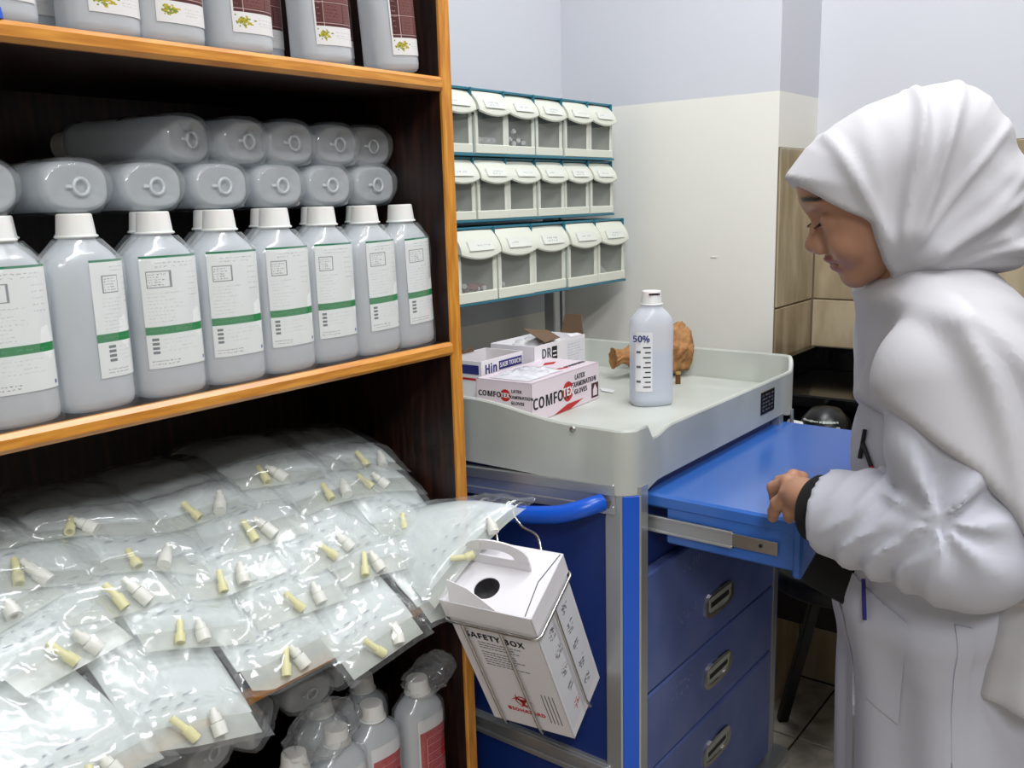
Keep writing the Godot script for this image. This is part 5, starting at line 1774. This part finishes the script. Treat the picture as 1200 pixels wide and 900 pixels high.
func hijab_field(p: Vector3) -> float:
	var w := lerpf(0.080, 0.090, smoothstep(1.25, 1.4, p.y))
	var d := puff(p, HIJAB, w, 0.085)
	# pleats gathered at the knot under the jaw, fanning up over the head
	var v := Vector2(p.x, p.y) - KNOT
	var r := v.length()
	var th := atan2(v.y, v.x)
	var f := 0.0
	for k in 13:
		var a: float = 1.93 - k * 0.150 + 0.05 * sin(k * 2.7) + 0.10 * sin(r * 9.0 + k * 1.3)
		var g := (th - a) * r / (0.0088 + 0.0028 * sin(k * 1.9))
		f += exp(-g * g) * (0.9 + 0.5 * sin(k * 4.1))
	f *= smoothstep(0.015, 0.06, r) * (1.0 - 0.55 * smoothstep(0.16, 0.235, r))
	d -= 0.0082 * f * smoothstep(0.0, 0.03, absf(p.z)) - 0.002
	d -= 0.0016 * sin(p.y * 150.0 + p.x * 60.0 + p.z * 40.0) * smoothstep(0.06, 0.15, p.x)
	# crease where the layers cross at the nape
	var cr := (p.y - (1.262 + (p.x - 0.05) * 0.28)) / 0.007
	d += 0.007 * exp(-cr * cr) * smoothstep(0.03, 0.08, p.x)
	return maxf(d, poly_in(Vector2(p.x, p.y), OPEN))

func sleeve_field(p: Vector3) -> float:
	var u := (L_WRI - L_ELB).normalized()
	var t := (p - L_ELB).dot(u)
	var up := cap_d(p, L_SHO, L_ELB, 0.074, 0.072)
	var fo := cap_d(p, L_ELB, L_WRI + u * 0.03, 0.070, 0.055)
	# folds: rings skewed across the forearm, a fan at the crook
	var ax := p - (L_ELB + u * t)
	var sk := ax.y * 0.75 + ax.dot(Vector3(0.79, 0, 0.3)) * 0.3
	var ph := (t + sk) * 150.0 + 1.2 * sin(ax.y * 60.0)
	fo -= 0.0090 * pow(0.5 + 0.5 * sin(ph), 2.0) * smoothstep(-0.02, 0.03, t) * (1.0 - smoothstep(0.12, 0.175, t))
	fo = maxf(fo, (p - L_WRI).dot(u))
	var v := p - Vector3(-0.030, 0.985, 0.20)
	var an := atan2(v.y, v.x)
	up -= 0.009 * sin(an * 7.0 + 0.8) * smoothstep(0.01, 0.05, v.length()) * (1.0 - smoothstep(0.07, 0.13, v.length()))
	return smin(up, fo, 0.022)

func coat_body(p0: Vector3) -> float:
	# she turns her far shoulder away from the camera
	var p := p0 + Vector3(0.30 * minf(p0.z + 0.02, 0.0) * smoothstep(0.6, 1.0, p0.y), 0, 0)
	var q := Vector3(p.x, p.y, p.z * 0.70)
	var d := cap_d(q, Vector3(0.078, 0.80, 0), Vector3(0.080, 1.02, 0), 0.126, 0.108)
	d = smin(d, cap_d(q, Vector3(0.080, 1.02, 0), Vector3(0.082, 1.12, 0), 0.108, 0.084), 0.03)
	d = smin(d, cap_d(q, Vector3(0.092, 0.82, 0), Vector3(0.112, 0.44, 0), 0.124, 0.132), 0.03)
	var s := Vector3(p.x, p.y, absf(p.z))
	d = smin(d, ell(s, Vector3(0.068, 1.105, 0.110), Vector3(0.078, 0.060, 0.072)), 0.04)
	d -= 0.0050 * sin(p.z * 46.0 + p.x * 34.0 + 0.6 * sin(p.y * 9.0)) * (1.0 - smoothstep(0.70, 0.86, p.y))
	d -= 0.003 * sin(p.y * 62.0 + p.z * 20.0 - p.x * 40.0) * smoothstep(0.72, 0.80, p.y) * (1.0 - smoothstep(0.92, 1.0, p.y))
	return d

func coat_field(p: Vector3) -> float:
	var d := coat_body(p)
	d = smin(d, sleeve_field(p), 0.014)
	# the other arm hangs on the far side
	d = smin(d, cap_d(p, Vector3(0.105, 1.10, -0.130), Vector3(0.14, 0.89, -0.165), 0.064, 0.058), 0.02)
	d = smin(d, cap_d(p, Vector3(0.14, 0.89, -0.165), Vector3(0.115, 0.69, -0.175), 0.056, 0.048), 0.02)
	d = maxf(d, 0.43 + 0.01 * sin(p.x * 30.0) - p.y)
	d = maxf(d, p.y - 1.17)
	return d

# lower left rim of the shawl in side view
var SHAWL := pv([-0.035, 1.262, -0.050, 1.235, -0.082, 1.200, -0.092, 1.165, -0.086, 1.135, -0.066, 1.105, -0.034, 1.075, 0.004, 1.045, 0.035, 1.008, 0.058, 0.968, 0.060, 0.92, 0.078, 0.86, 0.070, 0.82, 0.066, 0.735, 0.12, 0.722, 0.4, 0.72, 0.4, 1.262, 0.18, 1.258])
func shawl_field(p: Vector3) -> float:
	var d := smin(coat_body(p), cap_d(p, L_SHO, L_ELB, 0.074, 0.071), 0.03) - 0.012
	d = smin(d, cap_d(p, Vector3(0.065, 1.195, 0.03), Vector3(0.036, 1.135, 0.13), 0.060, 0.066), 0.04)
	d = smin(d, ell(p, Vector3(0.073, 1.160, 0), Vector3(0.088, 0.080, 0.118)), 0.03)
	d = smin(d, ell(p, Vector3(0.056, 1.215, 0), Vector3(0.074, 0.045, 0.080)), 0.025)
	# fall of the shawl behind the arm
	d = smin(d, cap_d(Vector3(p.x, p.y, p.z), Vector3(0.135, 1.10, 0.14), Vector3(0.130, 0.70, 0.165), 0.060, 0.056), 0.03)
	var v := Vector2(p.x, p.y) - Vector2(-0.03, 1.25)
	var r := v.length()
	var th := atan2(v.y, v.x)
	var f := 0.0
	for k in 7:
		var a: float = -0.12 - k * 0.17 - 0.9 * r * (1.0 - k * 0.08) + 0.06 * sin(k * 2.1)
		var g := (th - a) * r / (0.015 + 0.003 * sin(k * 3.0))
		f += exp(-g * g) * (0.7 + 0.4 * sin(k * 5.3))
	d -= 0.0115 * f * smoothstep(0.015, 0.05, r) * (1.0 - smoothstep(0.28, 0.48, r))
	d -= 0.005 * sin(p.x * 70.0 + p.z * 30.0) * (1.0 - smoothstep(0.85, 1.0, p.y))
	var rim := poly_in(Vector2(p.x - 0.10 * (p.z - 0.2) * 0.0, p.y), SHAWL)
	return smax(d, -rim, 0.010)

func hand_field(p0: Vector3) -> float:
	var p := p0 - Vector3(0, 0.006, 0)
	var d := cap_d(p, Vector3(-0.088, 0.938, 0.055), Vector3(-0.108, 0.940, 0.016), 0.025, 0.024)
	d = smin(d, ell(p, Vector3(-0.112, 0.941, 0.000), Vector3(0.021, 0.018, 0.034)), 0.014)
	var fs := [
		[Vector3(-0.127, 0.938, 0.002), Vector3(-0.136, 0.921, -0.012), Vector3(-0.137, 0.906, -0.022), Vector3(-0.136, 0.894, -0.030), 0.0092],
		[Vector3(-0.121, 0.950, -0.014), Vector3(-0.134, 0.936, -0.036), Vector3(-0.128, 0.917, -0.046), Vector3(-0.116, 0.902, -0.046), 0.0094],
		[Vector3(-0.110, 0.954, -0.024), Vector3(-0.121, 0.940, -0.050), Vector3(-0.114, 0.918, -0.058), Vector3(-0.103, 0.904, -0.055), 0.0090],
		[Vector3(-0.098, 0.951, -0.026), Vector3(-0.106, 0.938, -0.052), Vector3(-0.099, 0.918, -0.058), Vector3(-0.091, 0.906, -0.054), 0.0080]]
	for f in fs:
		var r: float = f[4]
		var e := cap_d(p, f[0], f[1], r * 1.08, r)
		e = smin(e, cap_d(p, f[1], f[2], r, r * 0.92), 0.003)
		e = smin(e, cap_d(p, f[2], f[3], r * 0.92, r * 0.80), 0.003)
		e = smin(e, (p - f[0] - Vector3(0, 0.002, 0)).length() - r * 1.12, 0.004)
		d = smin(d, e, 0.0045)
	var th := cap_d(p, Vector3(-0.106, 0.932, 0.018), Vector3(-0.122, 0.914, 0.004), 0.0135, 0.0105)
	th = smin(th, cap_d(p, Vector3(-0.122, 0.914, 0.004), Vector3(-0.118, 0.900, -0.012), 0.0100, 0.0085), 0.003)
	d = smin(d, th, 0.006)
	return d

func far_hand_field(p: Vector3) -> float:
	var o := Vector3(0.11, 0.63, -0.177)
	var d := cap_d(p, o + Vector3(0.004, 0.065, 0), o + Vector3(0, 0.01, 0), 0.024, 0.022)
	d = smin(d, ell(p, o + Vector3(-0.002, -0.015, 0), Vector3(0.036, 0.042, 0.015)), 0.012)
	for k in 4:
		var x := -0.028 + 0.018 * k
		var l: float = [0.055, 0.068, 0.072, 0.062][k]
		d = smin(d, cap_d(p, o + Vector3(x, -0.045, 0), o + Vector3(x - 0.004, -0.045 - l * 0.55, 0.006), 0.0088, 0.0082), 0.005)
		d = smin(d, cap_d(p, o + Vector3(x - 0.004, -0.045 - l * 0.55, 0.006), o + Vector3(x - 0.004, -0.045 - l, 0.018), 0.0082, 0.007), 0.003)
	d = smin(d, cap_d(p, o + Vector3(-0.028, 0.0, 0.004), o + Vector3(-0.048, -0.035, 0.014), 0.0115, 0.0095), 0.008)
	d = smin(d, cap_d(p, o + Vector3(-0.048, -0.035, 0.014), o + Vector3(-0.050, -0.06, 0.020), 0.0095, 0.008), 0.003)
	return d

func body_field(p: Vector3) -> float:
	# the figure under the clothes, down to the ankles
	var q := Vector3(p.x, p.y, p.z * 0.72)
	var d := cap_d(q, Vector3(0.078, 0.80, 0), Vector3(0.070, 1.06, 0), 0.088, 0.085)
	d = smin(d, cap_d(p, Vector3(0.060, 1.08, 0), Vector3(0.030, 1.27, 0), 0.060, 0.050), 0.04)
	for s in [1.0, -1.0]:
		d = smin(d, cap_d(p, Vector3(0.08, 0.80, 0.08 * s), Vector3(0.075, 0.45, 0.085 * s), 0.078, 0.052), 0.03)
		d = smin(d, cap_d(p, Vector3(0.075, 0.45, 0.085 * s), Vector3(0.088, 0.07, 0.085 * s), 0.050, 0.034), 0.02)
		d = smin(d, cap_d(p, Vector3(0.088, 0.065, 0.085 * s), Vector3(0.02, 0.045, 0.09 * s), 0.032, 0.026), 0.02)
	d = smin(d, cap_d(p, L_SHO + Vector3(0.01, -0.01, -0.02), L_ELB, 0.045, 0.038), 0.03)
	d = smin(d, cap_d(p, L_ELB, Vector3(-0.085, 0.938, 0.06), 0.037, 0.026), 0.01)
	d = smin(d, cap_d(p, Vector3(0.105, 1.09, -0.12), Vector3(0.14, 0.89, -0.165), 0.045, 0.036), 0.03)
	d = smin(d, cap_d(p, Vector3(0.14, 0.89, -0.165), Vector3(0.114, 0.68, -0.176), 0.036, 0.025), 0.01)
	return d

func trouser_field(p: Vector3) -> float:
	var d := 1e9
	for s in [1.0, -1.0]:
		d = minf(d, cap_d(p, Vector3(0.078, 0.62, 0.08 * s), Vector3(0.075, 0.45, 0.085 * s), 0.074, 0.068))
		d = smin(d, cap_d(p, Vector3(0.075, 0.45, 0.085 * s), Vector3(0.086, 0.06, 0.085 * s), 0.068, 0.060), 0.02)
	d -= 0.003 * sin(p.y * 40.0 + p.x * 30.0)
	return maxf(d, maxf(0.05 - p.y, p.y - 0.60))

# a point on the coat, seen from a far point along d
func on_coat(p: Vector3, d: Vector3, lift: float) -> Vector3:   # the coat without its sleeves
	var best := 1e9
	var at := p
	for i in 70:
		var f := coat_body(p)
		if f < best:
			best = f
			at = p
		if f < lift + 0.0004 or f > best + 0.05: break
		p += d * maxf((f - lift) * 0.7, 0.0004)
	return at

func patch(parent: Node, called: String, m: Material, o: Vector3, du: Vector3, dv: Vector3, dir: Vector3, nu: int, nv: int, lift: float) -> void:
	var rows := []
	var r2 := []
	for j in nv + 1:
		var line := PackedVector3Array()
		var l2 := PackedVector3Array()
		for i in nu + 1:
			var p := on_coat(o + du * (float(i) / nu) + dv * (float(j) / nv) - dir * 0.25, dir, 0.0)
			line.append(p - dir * lift)
			l2.append(p + dir * 0.004)
		rows.append(line)
		r2.append(l2)
	var mb := MB.new()
	var mid: Vector3 = o + du * 0.5 + dv * 0.5
	grid(mb, rows, false, mid + dir * 3.0)
	for side in 4:
		var n: int = nu if side < 2 else nv
		for i in n:
			var a: Vector3; var b: Vector3; var c: Vector3; var d: Vector3
			if side < 2:
				var j := 0 if side == 0 else nv
				a = rows[j][i]; b = rows[j][i + 1]; c = r2[j][i + 1]; d = r2[j][i]
			else:
				var k := 0 if side == 2 else nu
				a = rows[i][k]; b = rows[i + 1][k]; c = r2[i + 1][k]; d = r2[i][k]
			mb.quad(a, b, c, d, (((a + b) * 0.5 - mid) - dir * ((a + b) * 0.5 - mid).dot(dir)).normalized())
	obj(called, mb.done(), m, parent)

func build_nurse() -> void:
	var mb := MB.new()
	mb.colored = true
	nets(mb, face_field, Vector3(-0.125, 1.215, -0.08), Vector3(0.125, 1.46, 0.08), 0.0028, 1.5, skin_paint)
	# the head turns a little away from the camera, about the neck
	var turn := Transform3D(Basis(Vector3.UP, deg_to_rad(-9.0)), Vector3.ZERO)
	turn.origin = Vector3(0.03, 0, 0) - turn.basis * Vector3(0.03, 0, 0)
	for i in mb.v.size():
		mb.v[i] = turn * mb.v[i]
		mb.n[i] = turn.basis * mb.n[i]
	nets(mb, hand_field, Vector3(-0.155, 0.875, -0.08), Vector3(-0.06, 0.98, 0.09), 0.0026, 1.3, skin_paint)
	nets(mb, far_hand_field, Vector3(0.04, 0.49, -0.22), Vector3(0.17, 0.71, -0.13), 0.004, 1.3, skin_paint)
	nets(mb, body_field, Vector3(-0.12, 0.0, -0.27), Vector3(0.22, 1.33, 0.27), 0.018, 1.3, skin_paint)
	var t := obj("person", mb.done(), M.skin)
	tag(t, "woman in white headscarf and white lab coat bending over the blue pull-out shelf", "person")
	t.position = Vector3(1.2545, 0, -0.3411)
	t.rotation.y = deg_to_rad(-52.17)
	mb = MB.new()
	nets(mb, hijab_field, Vector3(-0.16, 1.20, -0.11), Vector3(0.19, 1.50, 0.11), 0.0038, 1.5)
	obj("headscarf", mb.done(), M.scarf, t, turn)
	mb = MB.new()
	nets(mb, shawl_field, Vector3(-0.12, 0.68, -0.26), Vector3(0.26, 1.30, 0.31), 0.005, 1.3)
	obj("shawl", mb.done(), M.scarf, t)
	mb = MB.new()
	nets(mb, coat_field, Vector3(-0.15, 0.40, -0.29), Vector3(0.27, 1.20, 0.31), 0.0062, 1.3)
	var coat := obj("lab_coat", mb.done(), M.cloth, t)
	# coat details
	var dir := Vector3(0.35, 0, -0.937)
	patch(coat, "chest_pocket", M.cloth, Vector3(-0.058, 1.065, 0.115), Vector3(0.055, 0.004, 0.020), Vector3(0.008, -0.11, 0.0), dir, 8, 10, 0.003)
	patch(coat, "hip_pocket", M.cloth, Vector3(-0.080, 0.845, 0.10), Vector3(0.070, -0.030, 0.03), Vector3(0.0, -0.16, 0.0), dir, 8, 12, 0.0035)
	patch(coat, "side_seam", M.cloth, Vector3(0.030, 0.83, 0.2), Vector3(0.016, 0, 0.0), Vector3(0.022, -0.38, 0.0), Vector3(0, 0, -1), 3, 26, 0.003)
	patch(coat, "button_placket", M.cloth, Vector3(-0.12, 0.80, -0.012), Vector3(0, 0, 0.024), Vector3(0.0, -0.34, 0.0), Vector3(1, 0, 0), 3, 22, 0.003)
	# black inner cuff
	mb = MB.new()
	var u := (L_WRI - L_ELB).normalized()
	var bs := Basis(u.cross(Vector3.UP).normalized(), u, Vector3.ZERO)
	bs.z = bs.x.cross(bs.y)
	lathe(mb, [[0.036, -0.03], [0.045, -0.03], [0.0465, 0.0], [0.045, 0.018], [0.040, 0.024], [0.031, 0.020], [0.028, -0.03]], 32, Transform3D(bs, L_WRI), true)
	obj("inner_cuff", mb.done(), M.blackcloth, t)
	# eyelashes and brow hair
	for s in [1.0, -1.0]:
		mb = MB.new()
		var pts := []
		for k in 9:
			var a := lerpf(-0.75, 1.0, k / 8.0)
			pts.append(Vector3(-0.0965 + 0.010 * a * a + 0.004 * a, 1.3095 + 0.0035 * a, (0.029 + 0.0125 * a) * s))
		tube(mb, pts, 0.0011, 6)
		for k in 8:
			var p: Vector3 = pts[k]
			tube(mb, [p, p + Vector3(-0.0055, -0.0045, 0.001 * s)], 0.00045, 4)
		obj("eyelashes", mb.done(), M.hair, t, turn)
	mb = MB.new()
	nets(mb, trouser_field, Vector3(-0.05, 0.03, -0.18), Vector3(0.2, 0.62, 0.18), 0.012, 1.2)
	obj("trousers", mb.done(), M.black, t)
	for s in [1.0, -1.0]:
		mb = MB.new()
		loft(mb, [[0.0, 0.0001, 0.0001, 2.4], [0.0, 0.115, 0.036, 2.4], [0.01, 0.120, 0.040, 2.4], [0.03, 0.118, 0.040, 2.4], [0.06, 0.085, 0.038, 2.3], [0.082, 0.055, 0.034, 2.2], [0.085, 0.0001, 0.0001, 2.2]], 32, T(0.045, 0.001, 0.087 * s))
		obj("shoe", mb.done(), M.black, t)
	# things in the pockets
	var R := Transform3D(Basis(Vector3.UP, deg_to_rad(-52.17)), t.position)
	var pens := [["pen", "dark pen with red tip clipped in the nurse's chest pocket", M.red, Vector3(-0.058, 1.022, 0.085), Vector3(-0.046, 0.985, 0.10)], ["pen", "thin brown pen clipped beside the red tipped one in the chest pocket", M.brown, Vector3(-0.056, 1.040, 0.085), Vector3(-0.060, 1.000, 0.083)]]
	for q in pens:
		var a := on_coat(q[3] - dir * 0.25, dir, 0.0) - dir * 0.008
		var b := on_coat(q[4] - dir * 0.25, dir, 0.0) - dir * 0.008
		var pn := thing(q[0], q[1], "pen")
		obj("pen_barrel", tubem([R * a, R * a.lerp(b, 0.7)], 0.0028, 10), M.black if q[2] == M.red else M.brown, pn)
		obj("pen_tip", tubem([R * a.lerp(b, 0.7), R * b], 0.0030, 10), q[2], pn)
	var ph := thing("black_pouch", "black pouch with purple strap tucked in the nurse's hip pocket", "pouch")
	mb = MB.new()
	var c := on_coat(Vector3(-0.075, 0.845, 0.10) - dir * 0.25, dir, 0.0)
	loft(mb, [[-0.05, 0.0001, 0.0001, 3.0], [-0.05, 0.042, 0.008, 3.0], [-0.045, 0.045, 0.011, 3.0], [0.024, 0.045, 0.011, 3.0], [0.030, 0.042, 0.008, 3.0], [0.030, 0.0001, 0.0001, 3.0]], 28, R * Transform3D(Basis.from_euler(Vector3(0, -0.36, -0.42)), c - dir * 0.006))
	obj("pouch_body", mb.done(), M.blackcloth, ph)
	var st := []
	for k in 7:
		var f := k / 6.0
		st.append(R * (on_coat(Vector3(-0.062 + 0.004 * f, 0.848 - 0.050 * f, 0.12) - dir * 0.25, dir, 0.0) - dir * (0.018 - 0.006 * f)))
	obj("strap", tubem(st, 0.0028, 8), M.purple, ph)

# ---------------------------------------------------------------- everything
const LAMP := [2.9, 5.5, 1.9]

func _ready() -> void:
	# camera
	var cam := Camera3D.new()
	cam.name = "camera"
	cam.fov = 45.58
	cam.near = 0.05
	cam.position = Vector3(0, 1.35, 0)
	cam.basis = Basis.from_euler(Vector3(deg_to_rad(-11.35), deg_to_rad(-52.17), deg_to_rad(-1.57)), EULER_ORDER_YXZ)
	add_child(cam)
	# surroundings and exposure
	var we := WorldEnvironment.new()
	we.name = "environment"
	var env := Environment.new()
	env.background_mode = Environment.BG_COLOR
	env.background_color = Color(0.6, 0.65, 0.7)
	env.tonemap_mode = Environment.TONE_MAPPER_LINEAR
	env.tonemap_exposure = 1.0
	env.sdfgi_enabled = true
	env.ssao_enabled = true
	env.ssil_enabled = true
	we.environment = env
	add_child(we)
	make_materials()
	build_lamps()
	# structure first, then the things
	rng.seed = 1
	build_room()
	build_shelves()
	build_cart()
	build_racks()
	build_sink()
	build_stool()
	build_nurse()
	build_bottles()
	build_bags()
	build_film()
	build_sharps_box()
	build_tray_things()
